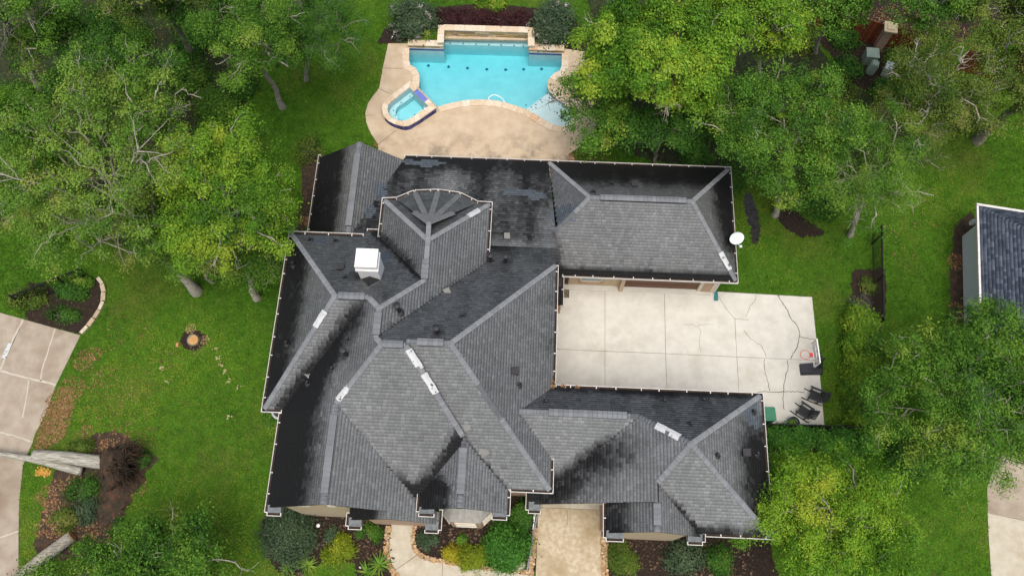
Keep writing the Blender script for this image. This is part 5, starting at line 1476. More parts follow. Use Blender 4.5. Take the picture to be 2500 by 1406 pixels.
FB = 'plants in the front beds'
shrub('shrub', 'large dull green spreading shrub at the front left house corner', (705, 1308), (1.25, 1.45), 1.3, 'blue', 15000, .10, 2, FB)
shrub('shrub', 'small blue green shrub behind the left lime shrub', (812, 1308), (.33, .42), .55, 'blue', 1500, .08, 3, FB)
shrub('shrub', 'spiky lime green shrub in the left front bed beside the grass', (828, 1340), (.85, .55), .65, 'lime', 4200, .15, 4, FB, aspect=.22, up=.8)
shrub('shrub', 'green rounded shrub left of the front walk', (908, 1302), (.45, .42), .6, 'mid', 2400, .08, 5, FB)
shrub('shrub', 'tiny dark shrub beside the rounded one left of the front walk', (880, 1302), (.25, .22), .35, 'dark', 600, .08, 6, FB)
for i, (x, y, r, lb) in enumerate(((738, 1362, .55, 'strap leaved plant between the big shrub and the grass curve'), (752, 1380, .5, 'strap leaved plant at the tip of the left bed'), (705, 1384, .45, 'strap leaved plant at the left rim of the left bed'),
                                    (928, 1378, .7, 'strap leaved plant beside the bend of the front walk'), (898, 1396, .55, 'strap leaved plant by the white marker at the bottom edge'))):
    blade_plant('strap_plant', lb, (x, y), r, 'mid', 46, 10 + i, FB, .06)
shrub('shrub', 'grey green rounded shrub just right of the front walk', (1048, 1320), (.42, .46), .6, 'blue', 2400, .09, 7, FB)
shrub('shrub', 'small sparse shrub under the bay window', (1128, 1316), (.2, .3), .35, 'mid', 600, .08, 8, FB)
shrub('shrub', 'round golden yellow shrub, left of the two golden shrubs', (1104, 1350), (.47, .45), .55, 'gold', 2900, .12, 9, FB, aspect=.25, up=.6)
shrub('shrub', 'wide golden yellow shrub under the bay window bed edge', (1158, 1362), (.95, .55), .65, 'lime', 5200, .14, 14, FB, aspect=.24, up=.6)
shrub('shrub', 'large round glossy green shrub beside the carriage drive', (1238, 1335), (1.02, 1.15), 1.6, 'glossy', 14000, .10, 15, FB, aspect=.6)
shrub('shrub', 'dark shaded shrub in the nook beside the carriage porch', (1276, 1255), (.55, .75), 1.1, 'dark', 4500, .09, 16, FB)
shrub('shrub', 'olive green clipped shrub behind, right of the carriage drive', (1515, 1350), (.55, .5), .8, 'olive', 4800, .07, 17, FB)
shrub('shrub', 'olive green clipped shrub in front, right of the carriage drive', (1525, 1376), (.75, .52), .75, 'olive', 6200, .07, 18, FB)
shrub('shrub', 'loose green shrub at the middle of the right front bed', (1668, 1362), (.95, .75), 1.0, 'blue', 5200, .11, 19, FB)
shrub('shrub', 'green shrub between the loose shrub and the lime tree', (1752, 1366), (.55, .75), .9, 'dark', 4200, .09, 20, FB)
shrub('shrub', 'low shrub under the left roof corner by the air conditioner', (672, 1030), (.5, .55), .8, 'mid', 2800, .09, 22)
shrub('shrub', 'bright green shrub against the left wall near the back fence', (692, 645), (.42, .45), .8, 'bright', 2200, .09, 23)
shrub('shrub', 'sparse grey green shrub at the back left roof corner', (760, 372), (.9, 1.0), 1.0, 'olive', 2200, .09, 24)
# pool planting
shrub('crepe_myrtle', 'flowering shrub left of the pool wall with pink blossoms', (1010, 68), (1.55, 1.15), 2.6, 'blue', 13000, .13, 25, 'flowering shrubs by the pool', flowers=44)
shrub('crepe_myrtle', 'flowering shrub right of the pool wall with pink blossoms', (1352, 78), (1.45, 1.3), 2.8, 'blue', 13000, .13, 26, 'flowering shrubs by the pool', flowers=44)
shrub('shrub', 'leafy green plant at the foot of the left flowering shrub', (1040, 92), (.65, .35), .7, 'bright', 2200, .13, 27, aspect=.3)
shrub('shrub', 'round bright green bush at the top edge above the pool', (1205, 8), (1.0, .8), 1.3, 'bright', 6000, .12, 28)
for i, x in enumerate((1092, 1138, 1184, 1230, 1272)):
    shrub('purple_shrub', ('first', 'second', 'third', 'fourth', 'fifth')[i] + ' from the left of the purple leaved hedge shrubs behind the pool', (x, 52 + i * 1.6), (.85, .62), .85, 'purple', 5200, .09, 30 + i, 'purple hedge behind the pool')
# hedge along the court fence and the shrubs right of the court
for i, x in enumerate((1895, 1945, 1996, 2048, 2096)):
    shrub('hedge_shrub', ('first', 'second', 'third', 'fourth', 'fifth')[i] + ' from the house of the clipped hedge shrubs below the court fence', (x, 1072 + i * 1.5), (.66, .62), 1.3, 'glossy', 5600, .10, 40 + i, 'hedge below the motor court', aspect=.55)
shrub('shrub', 'yellow green bushy shrub right of the basketball hoop, nearest the fence', (2090, 800), (.95, .95), 2.0, 'bright', 8500, .11, 46)
shrub('shrub', 'yellow green shrub right of the court, below the bushy one', (2092, 905), (1.0, 1.0), 1.9, 'bright', 8500, .11, 47)
shrub('shrub', 'green shrub at the right of the two rocking chairs', (2105, 985), (1.0, 1.0), 1.8, 'mid', 7500, .11, 48)
for i, (x, y, r_, lb) in enumerate(((2078, 850, .7, 'green shrub directly right of the basketball hoop, beside the lawn strip'), (2118, 850, .8, 'green shrub behind the one right of the basketball hoop'), (2085, 955, .75, 'green shrub between the hoop and the rocking chairs, right of the lawn strip'), (2128, 935, .8, 'green shrub under the left side of the wide tree'), (2098, 1025, .7, 'green shrub at the far end of the court hedge'))):
    shrub('shrub', lb, (x, y), (r_, r_), 1.6, ('bright', 'mid')[i % 2], 5200, .11, 170 + i)
shrub('shrub', 'grey leafless twiggy bush against the right iron fence', (2095, 745), (.55, .6), .9, 'gray', 2600, .10, 49, aspect=.15)
shrub('shrub', 'brown green low plants in the bed by the right iron fence', (2115, 700), (.5, .55), .5, 'olive', 1600, .08, 50)
# left beds
shrub('shrub', 'bushy green shrub in front of the left iron fence', (178, 712), (.85, .45), .9, 'dark', 5000, .10, 52)
shrub('shrub', 'green shrub at the right end of the left iron fence', (205, 690), (.5, .4), .9, 'mid', 2800, .10, 53)
shrub('shrub', 'storm-bent pale shrub fallen over at the drive corner', (70, 735), (1.1, .7), .9, 'olive', 3600, .10, 54)
shrub('shrub', 'low green ground plants in the stone edged bed', (160, 770), (.9, .5), .3, 'dark', 2400, .08, 55)
shrub('shrub', 'dark blue green shrub in the bed at the left edge', (8, 500), (.6, .8), .8, 'blue', 3200, .10, 56)
for i, (x, y, rx, ry, pal, lb) in enumerate(((205, 1195, .9, .7, 'dark', 'flattened dark green shrub below the fallen trunk'), (215, 1245, .8, .6, 'blue', 'flattened grey green shrub in the middle of the storm bed'), (160, 1270, .7, .6, 'olive', 'brownish low shrub at the left of the storm bed'),
                                             (205, 1088, .8, .3, 'olive', 'brownish low shrub above the fallen trunk'), (352, 1122, .45, .4, 'dark', 'small dark shrub right of the root ball'), (300, 1290, .6, .4, 'dark', 'low shrub near the leafy tree in the storm bed'))):
    shrub('shrub', lb, (x, y), (rx, ry), .5, pal, 2600, .09, 60 + i, 'shrubs in the storm bed')
# understorey in the woods
US = 'understorey bushes in the woods'
for i, (x, y, r_, pal_, lb) in enumerate(((470, 195, 1.2, 'mid', 'green bush in the dark gap right of the half bare tree'), (520, 260, 1.1, 'mid', 'green bush below the gap right of the half bare tree'), (330, 95, 1.2, 'mid', 'green bush above the half bare tree near the top edge'), (40, 250, 1.2, 'mid', 'green bush below the top left corner tree'), (400, 330, 1.1, 'mid', 'green bush between the half bare tree and the bright tree'), (150, 220, 1.2, 'dark', 'dark bush left of the half bare tree'))):
    shrub('bush', lb, (x, y), (r_, r_), r_ * 1.1, pal_, 5200, .11, 210 + i, US)
for i, (x, y, r, pal, lb) in enumerate(((420, 420, 1.3, 'dark', 'dark understorey bush in the gap between the two big left trees'), (455, 560, 1.2, 'dark', 'dark understorey bush below the curved white stem'), (300, 540, 1.1, 'mid', 'green understorey bush under the long leaning trunk'),
                                       (545, 640, 1.1, 'dark', 'dark understorey bush above the tree bases on the left lawn'), (600, 220, 1.0, 'dark', 'dark bush at the wood edge left of the pale straight trunk'), (250, 60, 1.3, 'dark', 'dark bush at the top of the left wood'),
                                       (90, 420, 1.0, 'mid', 'green bush at the left edge of the wood'), (1780, 440, 1.0, 'dark', 'dark bush behind the top right garage corner'), (1700, 385, .9, 'dark', 'dark bush behind the garage gutter'),
                                       (2000, 500, 1.2, 'dark', 'dark bush under the dense tree right of the garage'), (2120, 300, 1.1, 'dark', 'dark bush below the utility boxes'), (2360, 300, 1.0, 'olive', 'olive bush near the thick leaning trunk'),
                                       (2020, 40, 1.1, 'mid', 'green bush at the top edge near the red fence'), (1500, 60, 1.2, 'dark', 'dark bush at the top edge behind the big yellow green tree'), (1690, 60, 1.2, 'dark', 'dark bush behind the big yellow green tree, top edge'),
                                       (2210, 1120, 1.2, 'dark', 'dark bush under the wide tree near the hedge end'), (2400, 1100, 1.0, 'blue', 'blue green bush beside the right hand drive'))):
    shrub('bush', lb, (x, y), (r, r * .9), r * .8, pal, 4200, .12, 80 + i, US)

for i, (x, y, r_, pal_, lb) in enumerate(((2060, 100, .9, 'dark', 'dark leafy bush left of the transformer box'), (2065, 170, .9, 'dark', 'dark leafy bush lower left of the ribbed utility pedestal'), (2190, 150, .9, 'olive', 'olive bush right of the utility boxes'), (2160, 230, .9, 'dark', 'dark bush below the pale utility pedestal'), (2280, 110, 1.0, 'mid', 'green bush in front of the middle stretch of red fence'))):
    shrub('bush', lb, (x, y), (r_, r_), r_, pal_, 3600, .11, 190 + i, US)
rngu = random.Random(4)
for i in range(34):
    left = i < 22
    if left: x, y = rngu.choice([(rngu.uniform(0, 600), rngu.uniform(-10, 330)), (rngu.uniform(100, 580), rngu.uniform(300, 600))])
    else: x, y = rngu.uniform(1500, 2080), rngu.uniform(-10, 380)
    r = rngu.uniform(.7, 1.3); pal_ = rngu.choice(('dark', 'dark', 'mid', 'olive'))
    lb = {'dark': 'dark green', 'mid': 'mid green', 'olive': 'olive brown'}[pal_] + ' understorey bush half hidden under the ' + ('left wood' if left else 'trees right of the pool')
    shrub('bush', lb, (x, y), (r, r), r * rngu.uniform(.6, 1.1), pal_, 3200, .12, 130 + i, 'half hidden bushes, ' + lb)

# ------------------------------------------------------------------ fallen tree, log, stump, storm debris
ft = thing('fallen_tree', 'uprooted tree with thick grey double trunk and brown root ball lying on the lawn', 'fallen tree', G(285, 1135))
def pth(pts): return [G(x, y, z) for x, y, z in pts]
MB().tube(smooth_path(pth([(258, 1128, .62), (215, 1124, .62), (170, 1117, .60), (125, 1113, .55), (84, 1110, .5)]), 4), list(np.linspace(.34, .26, 17)), 14).build('main_trunk', MATS['bark_fallen'], ft, smooth=True)
MB().tube(smooth_path(pth([(200, 1150, .32), (160, 1141, .34), (120, 1130, .38), (80, 1121, .45), (40, 1113, .5), (0, 1108, .55), (-60, 1100, .6)]), 4), list(np.linspace(.21, .11, 25)), 12).build('second_trunk', MATS['bark_fallen'], ft, smooth=True)
rng = np.random.default_rng(5)
c = np.array(G(292, 1133, .8))
V = []; nu, nv = 22, 12
axis = np.array(G(330, 1140, .8)) - np.array(G(258, 1128, .62)); axis /= np.linalg.norm(axis)
sa, sb = orth(axis[None]); sa, sb = sa[0], sb[0]
for i in range(nv):
    q = i / (nv - 1)
    for j in range(nu):
        th = 2 * np.pi * j / nu
        rad = (.36 + .72 * np.sin(np.pi * min(1, q * 1.02)) ** .7 * (.75 + .25 * np.sin(3 * th + 1) + rng.normal(0, .16)))
        if q > .97: rad *= .25
        p = c + axis * (-.75 + 1.3 * q + rng.normal(0, .05)) + (sa * np.cos(th) + sb * np.sin(th) * .95) * rad
        p[2] = max(p[2], .02)
        V.append(p)
F = [(i * nu + j, i * nu + (j + 1) % nu, (i + 1) * nu + (j + 1) % nu, (i + 1) * nu + j) for i in range(nv - 1) for j in range(nu)]
F4 = np.array(F)
np_obj('root_ball', np.array(V), F4, MATS['dirt'], ft)
tb = Tubes()
for i in range(190):
    th = rng.uniform(0, 2 * np.pi); r = rng.uniform(.25, .85)
    a = c + axis * rng.uniform(.0, .5) + (sa * np.cos(th) + sb * np.sin(th)) * r
    d = axis * rng.uniform(.2, 1) + (sa * np.cos(th) + sb * np.sin(th)) * rng.uniform(.3, 1) + rng.normal(0, .25, 3)
    e = a + d / np.linalg.norm(d) * rng.uniform(.4, 1.0); e[2] = max(e[2], .05)
    tb.add(curve(rng, a, e, 5, .05, .06), np.linspace(.03 if i % 6 else .06, .006, 5), 4)
tb.build('roots', 'dirt', ft)
V = []; F = []
for i in range(14):
    q = i / 13; cc = np.array(G(322 - 62 * q, 1150 + 135 * q)); jl, jr = rng.uniform(.6, 1.25), rng.uniform(.6, 1.25)
    for j in range(9):
        w_ = (j / 8 - .5) * 2
        hh = .38 * math.sin(math.pi * min(1, q * .9 + .08)) * (1 - w_ * w_) * (1 + .35 * math.sin(7 * q + 3 * w_)) + rng.normal(0, .05)
        V.append(cc + np.array((w_ * (1.0 - .25 * q) * (jl if w_ < 0 else jr), w_ * .25 + rng.normal(0, .05), max(.0, hh) + .01)))
F = [(i * 9 + j, i * 9 + j + 1, (i + 1) * 9 + j + 1, (i + 1) * 9 + j) for i in range(13) for j in range(8)]
np_obj('torn_soil', np.array(V), np.array(F), MATS['dirt'], ft)
lg = thing('cut_log', 'sawn pale log with orange cut end at the bottom left', 'log', G(120, 1370))
P = smooth_path(pth([(176, 1308, .32), (140, 1335, .32), (100, 1365, .32), (60, 1400, .33), (20, 1440, .34)]), 4)
MB().tube(P, list(np.linspace(.27, .30, len(P))), 14).build('log_bark', MATS['bark_log'], lg, smooth=True)
a, b = Vector(P[0]), Vector(P[1]); d = (a - b).normalized()
MB().tube([a, a + d * .02], [.265, .25], 14).build('cut_face', MATS['cut_wood'], lg)
st = thing('tree_stump', 'freshly cut tree stump ringed by dark soil in the left lawn', 'stump', G(472, 830))
MB().lathe(G(472, 830), [(.34, 0), (.30, .08), (.27, .16), (.26, .165)], 14).build('stump_side', MATS['bark'], st)
MB().lathe(G(472, 830, .165), [(.255, 0), (.25, .012)], 14).build('cut_face', MATS['cut_wood'], st)
bed('soil_ring', [(440, 835), (448, 815), (470, 806), (492, 812), (505, 828), (498, 845), (475, 854), (452, 850)], 'mulch', .022)
leaf_litter('sawdust', [(*G2(466, 803), .02, .3, 150), (*G2(500, 830), .02, .25, 90), (*G2(480, 848), .02, .4, 60)], 'pale sawdust scattered around the cut stump', None, 'sawdust', .06, ((.38, .28, .13), (.46, .35, .18), (.30, .21, .09)))
o = MB().tube([G(432, 841, .05), G(438, 842, .06)], [.13, .13], 10).build('wood_chip', MATS['cut_wood'], base=G(435, 841)); setprops(o, 'small orange slice of wood left of the stump', 'wood slice')
for x, y in ((96, 1150), (106, 1160), (118, 1148)):
    pass
leaf_litter('broken_branch_leaves', [(*G2(98, 1150), .03, .25, 60), (*G2(115, 1155), .03, .22, 50)], 'orange yellow leaves beside the fallen trunk', None, 'leaf litter', .14, ((.50, .26, .05), (.60, .34, .08), (.42, .22, .05)))
LIT = []
for x, y, r, n_ in ((205, 880, .55, 160), (230, 865, .4, 90), (175, 950, .7, 260), (148, 985, .8, 520), (138, 1020, .8, 560), (128, 1052, .7, 560), (150, 1000, .55, 200), (105, 1085, .45, 200), (210, 1055, .35, 70), (225, 930, .7, 90), (260, 920, .7, 60),
                    (300, 1060, .5, 60), (330, 1190, .6, 120), (280, 1310, .5, 120), (200, 1320, .6, 120), (180, 1180, .5, 120), (260, 1090, .4, 80), (110, 1290, .5, 120), (140, 1190, .4, 90), (130, 1250, .6, 200), (115, 1210, .5, 160), (150, 1290, .6, 200), (240, 1280, .6, 150), (290, 1220, .6, 160), (350, 1080, .8, 60), (400, 905, 1.2, 50), (300, 820, 1.2, 60), (250, 1010, 1.2, 80), (330, 990, 1.0, 40)):
    LIT.append((*G2(x, y), .015, r, n_))
leaf_litter('fallen_leaves', LIT, 'brown fallen leaves strewn on the left lawn beside the drive', None, 'leaf litter', .12)
leaf_litter('wood_splinters', [(*G2(x, y), .03, .14, 5) for x, y in ((525, 853), (532, 872), (540, 888), (548, 905), (556, 930), (585, 945), (408, 935), (560, 1018), (395, 900))], 'pale wood splinters strewn on the lawn below the stump', None, 'wood splinters', .16, ((.36, .33, .17), (.42, .38, .22), (.30, .28, .13)))
LIT = [(*G2(x, y), .015, r, n_) for x, y, r, n_ in ((1420, 385, .7, 120), (1460, 395, .7, 70), (1392, 380, .2, 60), (925, 350, .3, 60), (745, 540, .3, 120), (2335, 640, .5, 200), (2335, 760, .5, 200), (2200, 60, 1.6, 500), (2130, 60, 1.2, 300), (2290, 70, 1.6, 400), (2400, 100, 1.2, 300), (250, 100, 2.5, 120), (330, 60, 2.5, 100), (80, 230, 2.0, 120), (430, 240, 2.0, 80), (2180, 600, 1.2, 50), (2250, 520, 1.2, 60))]
leaf_litter('woodland_litter', LIT, 'brown leaf litter under the trees and along the beds', None, 'leaf litter', .12)

# ------------------------------------------------------------------ fences
def iron_fence(label, a, b, h=1.35, step=.115, posts=True):
    a, b = np.array(a[:2]), np.array(b[:2]); L = np.linalg.norm(b - a); d = (b - a) / L
    t = thing('iron_fence', label, 'fence', (a[0], a[1], 0))
    me = None
    k = int(L / step)
    for i in range(k + 1):
        p = a + d * i * step
        if me is None:
            o = MB().box((p[0], p[1], .05), .028, .028, h - .05).build('picket', MATS['iron'], t); me = o.data; p_first = p
        else:
            o = bpy.data.objects.new('picket', me); COL.objects.link(o); o.parent = t
            o.location = (p[0] - p_first[0], p[1] - p_first[1], 0)
    for z in (.18, h - .12, h + .0):
        MB().bar((a[0], a[1], z), (b[0], b[1], z), .035).build('rail', MATS['iron'], t)
    for i in range(int(L / 2.4) + 1):
        p = a + d * min(L, i * 2.4)
        MB().box((p[0], p[1], 0), .07, .07, h + .1).build('post', MATS['iron'], t)
    return t
iron_fence('black iron picket fence behind the shrubs at the left drive', G2(60, 745), G2(228, 678))
iron_fence('black iron picket fence running up the right lawn', G2(2131, 800), G2(2128, 575))
iron_fence('black iron picket fence between the motor court and the hedge', G2(1868, 1043), G2(2112, 1052), .9)
iron_fence('short black iron fence left of the house at the wood edge', G2(640, 640), G2(702, 632), 1.1)

# red cedar board fence at the top right
def board_fence(label, a, b, h=1.8):
    a, b = np.array(a), np.array(b); L = np.linalg.norm(b - a); d = (b - a) / L; nr = np.array((-d[1], d[0]))
    t = thing('board_fence', label, 'fence', (a[0], a[1], 0))
    w = .14; k = int(L / w)
    for i in range(k):
        p = a + d * (i + .5) * w; hh = h + random.uniform(-.02, .02)
        q = [p - d * (w / 2 - .004), p + d * (w / 2 - .004), p + d * (w / 2 - .004) + nr * .02, p - d * (w / 2 - .004) + nr * .02]
        colored('board', [MB().prism([tuple(x) for x in q], .04, hh)], [tuple(np.array((.20, .055, .025)) * random.uniform(.6, 1.25))], 'cedar', t)
    for z in (.35, 1.0, 1.55):
        m = MB().bar((*(a + nr * .05), z), (*(b + nr * .05), z), .07); colored('rail', [m], [(.17, .06, .03)], 'cedar', t)
    return t
board_fence('red stained board fence beside the tan stone pier', G2(1950, 62), G2(2135, 110)); board_fence('red stained board fence right of the tan stone pier', G2(2150, 112), G2(2240, 135)); board_fence('red stained board fence at the right edge below the bare soil', G2(2330, 170), G2(2540, 235))
pr = thing('fence_pier', 'dark brick fence pier with square tan cap stone', 'pier', G(2142, 118))
MB().box(G(2142, 118), .45, .45, 1.8, -.2).build('pier_shaft', MATS['brick'], pr)
MB().box(G(2142, 118)[:2] + (1.8,), .74, .74, .10, -.2).build('pier_cap', MATS['box_tan'], pr); MB().box(G(2142, 118)[:2] + (1.90,), .42, .42, .05, -.2).build('pier_cap_top', MATS['box_tan'], pr)

# ------------------------------------------------------------------ utility boxes and court furniture
ub = thing('utility_box', 'pale green square transformer box by the red fence', 'utility box', G(2118, 150))
MB().box(G(2118, 150), .68, .64, .75, -.12).build('cabinet', MATS['box_green'], ub); MB().box(G(2118, 150)[:2] + (.75,), .74, .69, .06, -.12).build('lid', MATS['box_green'], ub)
ub = thing('utility_pedestal', 'green ribbed utility pedestal below the transformer box', 'utility box', G(2122, 178))
MB().box(G(2122, 178), .42, .34, .9, -.3).build('body', MATS['box_green'], ub)
for i in range(7): MB().box((G(2122, 178)[0], G(2122, 178)[1], .12 + i * .11), .45, .37, .03, -.3).build('rib', MATS['box_green'], ub)
MB().lathe((G(2122, 178)[0], G(2122, 178)[1], .9), [(.22, 0), (.2, .06), (.1, .1)], 10).build('cap', MATS['box_green'], ub)
ub = thing('utility_pedestal', 'pale blue grey utility pedestal right of the ribbed one', 'utility box', G(2160, 180))
MB().box(G(2160, 180), .42, .55, .7, -.45).build('body', MATS['ac_grey'], ub); MB().box(G(2160, 180)[:2] + (.7,), .46, .6, .04, -.45).build('lid', MATS['ac_grey'], ub)

def copy_tree_of(o, parent=None):
    c = o.copy(); COL.objects.link(c); c.parent = parent
    for ch in o.children: copy_tree_of(ch, c)
    return c

# basketball hoop
bb = thing('basketball_hoop', 'portable basketball hoop with clear backboard and black base at the court edge', 'basketball hoop', G(1982, 905))
bx_, by_ = G2(1982, 900)
MB().box8([G(1951, 890, .04), G(2010, 884, .04), G(2008, 915, .04), G(1954, 916, .04)][::-1], [G(1954, 888, .22), G(2008, 883, .26), G(2006, 911, .26), G(1957, 910, .20)][::-1]).build('base', MATS['base_black'], bb)
pole0 = np.array(G(2003, 897, .2)); pole1 = np.array(G(2008, 872, 2.6))
MB().bar(tuple(pole0), tuple(pole1), .11).build('pole', MATS['base_black'], bb)
bc = np.array(G(1986, 866, 2.9))
for dy in (-.18, .18):
    MB().bar((pole1[0], pole1[1] + dy, pole1[2]), (bc[0] + .05, bc[1] + dy, bc[2] + .15), .05).build('arm', MATS['base_black'], bb)
MB().bar((pole1[0] + .2, pole1[1], pole1[2] - .3), (pole1[0] - .2, pole1[1], pole1[2] + .25), .06).build('strut', MATS['base_black'], bb)
W, Hh = 1.15, .78
MB().box8([(bc[0] - .02, bc[1] - W / 2, bc[2] - .1), (bc[0] + .02, bc[1] - W / 2, bc[2] - .1), (bc[0] + .02, bc[1] + W / 2, bc[2] - .1), (bc[0] - .02, bc[1] + W / 2, bc[2] - .1)],
          [(bc[0] - .02, bc[1] - W / 2, bc[2] - .1 + Hh), (bc[0] + .02, bc[1] - W / 2, bc[2] - .1 + Hh), (bc[0] + .02, bc[1] + W / 2, bc[2] - .1 + Hh), (bc[0] - .02, bc[1] + W / 2, bc[2] - .1 + Hh)]).build('backboard', MATS['board_glass'], bb)
for (y0, z0, y1, z1) in ((-W / 2, -.1, W / 2, -.1), (-W / 2, Hh - .1, W / 2, Hh - .1), (-W / 2, -.1, -W / 2, Hh - .1), (W / 2, -.1, W / 2, Hh - .1)):
    MB().bar((bc[0], bc[1] + y0, bc[2] + z0), (bc[0], bc[1] + y1, bc[2] + z1), .045).build('backboard_frame', MATS['white_paint'], bb)
for (y0, z0, y1, z1) in ((-.28, .05, .28, .05), (-.28, .42, .28, .42), (-.28, .05, -.28, .42), (.28, .05, .28, .42)):
    MB().bar((bc[0] - .024, bc[1] + y0, bc[2] + z0), (bc[0] - .024, bc[1] + y1, bc[2] + z1), .035, .02).build('target_square', MATS['white_paint'], bb)
ring = [(bc[0] - .40 + .23 * math.cos(a), bc[1] + .23 * math.sin(a), bc[2] + .02) for a in np.linspace(0, 2 * math.pi, 25)]
rim = MB().tube(ring, .014, 6, False).build('rim', MATS['hoop_red'], bb)
MB().box((bc[0] - .10, bc[1], bc[2] - .06), .14, .18, .10).build('rim_bracket', MATS['hoop_red'], bb)
net = MB()
for i in range(12):
    a = 2 * math.pi * i / 12
    net.bar((bc[0] - .40 + .22 * math.cos(a), bc[1] + .22 * math.sin(a), bc[2]), (bc[0] - .40 + .13 * math.cos(a + .5), bc[1] + .13 * math.sin(a + .5), bc[2] - .4), .008)
net.build('net', MATS['white_paint'], bb)

# rocking chairs
def rocking_chair(label, loc, rz):
    t = thing('rocking_chair', label, 'chair', (0, 0, 0), 'rocking chairs on the motor court')
    m = MATS['chair_black']
    for i in range(6):
        x = -.26 + i * .088
        MB().box8([(x, -.25, .40 - x * .12), (x + .08, -.25, .40 - (x + .08) * .12), (x + .08, .25, .40 - (x + .08) * .12), (x, .25, .40 - x * .12)], [(x, -.25, .43 - x * .12), (x + .08, -.25, .43 - (x + .08) * .12), (x + .08, .25, .43 - (x + .08) * .12), (x, .25, .43 - x * .12)]).build('seat_slat', m, t)
    for i in range(7):
        y = -.24 + i * .08
        top_ = 1.12 - 4.0 * (y) ** 2 * .35
        MB().bar((.27, y, .42), (.62, y * 1.08, top_), .065, .02).build('back_slat', m, t)
    MB().bar((.46, -.30, .82), (.46, .30, .82), .05, .03).build('back_rail', m, t); MB().bar((.30, -.28, .46), (.30, .28, .46), .05, .03).build('back_rail', m, t)
    for s in (-1, 1):
        MB().tube([(-.55, s * .27, .11), (-.3, s * .27, .045), (0, s * .27, .03), (.3, s * .27, .05), (.6, s * .27, .12)], .028, 6).build('rocker', m, t)
        MB().bar((-.22, s * .27, .05), (-.24, s * .29, .64), .05).build('leg', m, t); MB().bar((.25, s * .27, .05), (.30, s * .29, .64), .05).build('leg', m, t)
        MB().box8([(-.38, s * .31 - .06, .63), (.40, s * .31 - .05, .66), (.40, s * .31 + .05, .66), (-.38, s * .31 + .06, .63)], [(-.38, s * .31 - .06, .665), (.40, s * .31 - .05, .695), (.40, s * .31 + .05, .695), (-.38, s * .31 + .06, .665)]).build('armrest', m, t)
    t.location = loc; t.rotation_euler = (0, 0, rz); t.scale = (.92, .92, .92)
    return t
c1_ = rocking_chair('black slatted rocking chair, the one nearer the basketball hoop', (*G2(1982, 970), .03), math.radians(-24))
c2_ = copy_tree_of(c1_); c2_.location = (*G2(1955, 1008), .03); c2_.rotation_euler = (0, 0, math.radians(-36)); c2_['label'] = 'black slatted rocking chair, the one nearer the green bin'
# bin, pot, mat, downspout
gb = thing('green_bin', 'green plastic lidded bin half hidden beside the roof corner', 'bin', G(1868, 1018))
MB().box(G(1866, 1020), .55, .60, .85, .0).build('body', MATS['bin_green'], gb); MB().box(G(1866, 1020)[:2] + (.85,), .60, .66, .06).build('lid', MATS['bin_green'], gb)
MB().bar((G(1866, 1020)[0] - .25, G(1866, 1020)[1] + .34, .86), (G(1866, 1020)[0] + .25, G(1866, 1020)[1] + .34, .86), .04).build('handle', MATS['bin_green'], gb)
pt = thing('plant_pot', 'round black pot of green leaves by the hedge', 'plant pot', G(1932, 1035))
MB().lathe(G(1932, 1035), [(.20, 0), (.27, .3), (.30, .38), (.30, .42), (.26, .42), (.25, .36)], 16).build('pot', MATS['base_black'], pt)
leaves(np.random.default_rng(3), 'pot_leaves', np.array(G(1932, 1035, .42)) + np.random.default_rng(4).normal(0, .1, (260, 3)) * np.array([1, 1, .5]), np.tile(np.array([[0, 0, 1.]]), (260, 1)), .1, PAL['mid'], pt, np.random.default_rng(5).random(260))
dm = thing('door_mat', 'patterned brown door mat by the garage side door', 'mat', G(1373, 706))
a_ = hw(2.13, 15.40)
MB().box((a_[0], a_[1], .032), .42, .60, .02, -PSI).build('mat_field', MATS['mat_brown'], dm)
for s in (-1, 1): MB().box((a_[0] + s * .215, a_[1], .032), .03, .63, .025, -PSI).build('mat_edge', MATS['base_black'], dm)
ds = thing('downspout_extension', 'teal downspout spout on the court by the garage corner', 'downspout', G(1750, 718))
MB().box8([G(1744, 711, .035), G(1752, 711, .035), G(1754, 734, .035), G(1743, 734, .035)][::-1], [G(1745, 711, .14), G(1751, 711, .14), G(1754, 734, .09), G(1743, 734, .09)][::-1]).build('spout', MATS['teal'], ds)
MB().bar(hw(9.95, 15.72, .1), hw(9.95, 15.72, 2.9), .08).build('downspout', MATS['gutter_white'], ds)
# satellite dish at the garage eave
sd = thing('satellite_dish', 'pale oval satellite dish standing at the garage eave', 'satellite dish', G(1800, 590, 3.0))
dc = np.array(G(1799, 582, 3.75))
nrm_ = np.array((.12, -.62, .78)); nrm_ /= np.linalg.norm(nrm_)
a1_, b1_ = orth(nrm_[None]); a1_, b1_ = a1_[0], b1_[0]
V = []; F = []
for i in range(5):
    r = i / 4
    for j in range(24):
        th = 2 * math.pi * j / 24
        V.append(dc + (a1_ * math.cos(th) * .37 + b1_ * math.sin(th) * .31) * r + nrm_ * .07 * (r * r - 1))
for i in range(4):
    for j in range(24): F.append((i * 24 + j, i * 24 + (j + 1) % 24, (i + 1) * 24 + (j + 1) % 24, (i + 1) * 24 + j))
np_obj('reflector', np.array(V), np.array(F), MATS['dish'], sd, smooth=True)
lnb = dc + nrm_ * .42 - b1_ * .0 + np.array((.02, -.28, -.1))
MB().bar(tuple(dc - b1_ * .28 if (dc - b1_ * .28)[1] < dc[1] else dc + b1_ * .28), tuple(lnb), .03).build('feed_arm', MATS['dish'], sd); MB().box((lnb[0], lnb[1], lnb[2] - .05), .12, .1, .1).build('feed_horn', MATS['dish'], sd)
MB().tube([G(1786, 588, 3.05), G(1789, 588, 3.4), tuple(dc - nrm_ * .07)], .03, 8).build('mast', MATS['grey_metal'], sd)
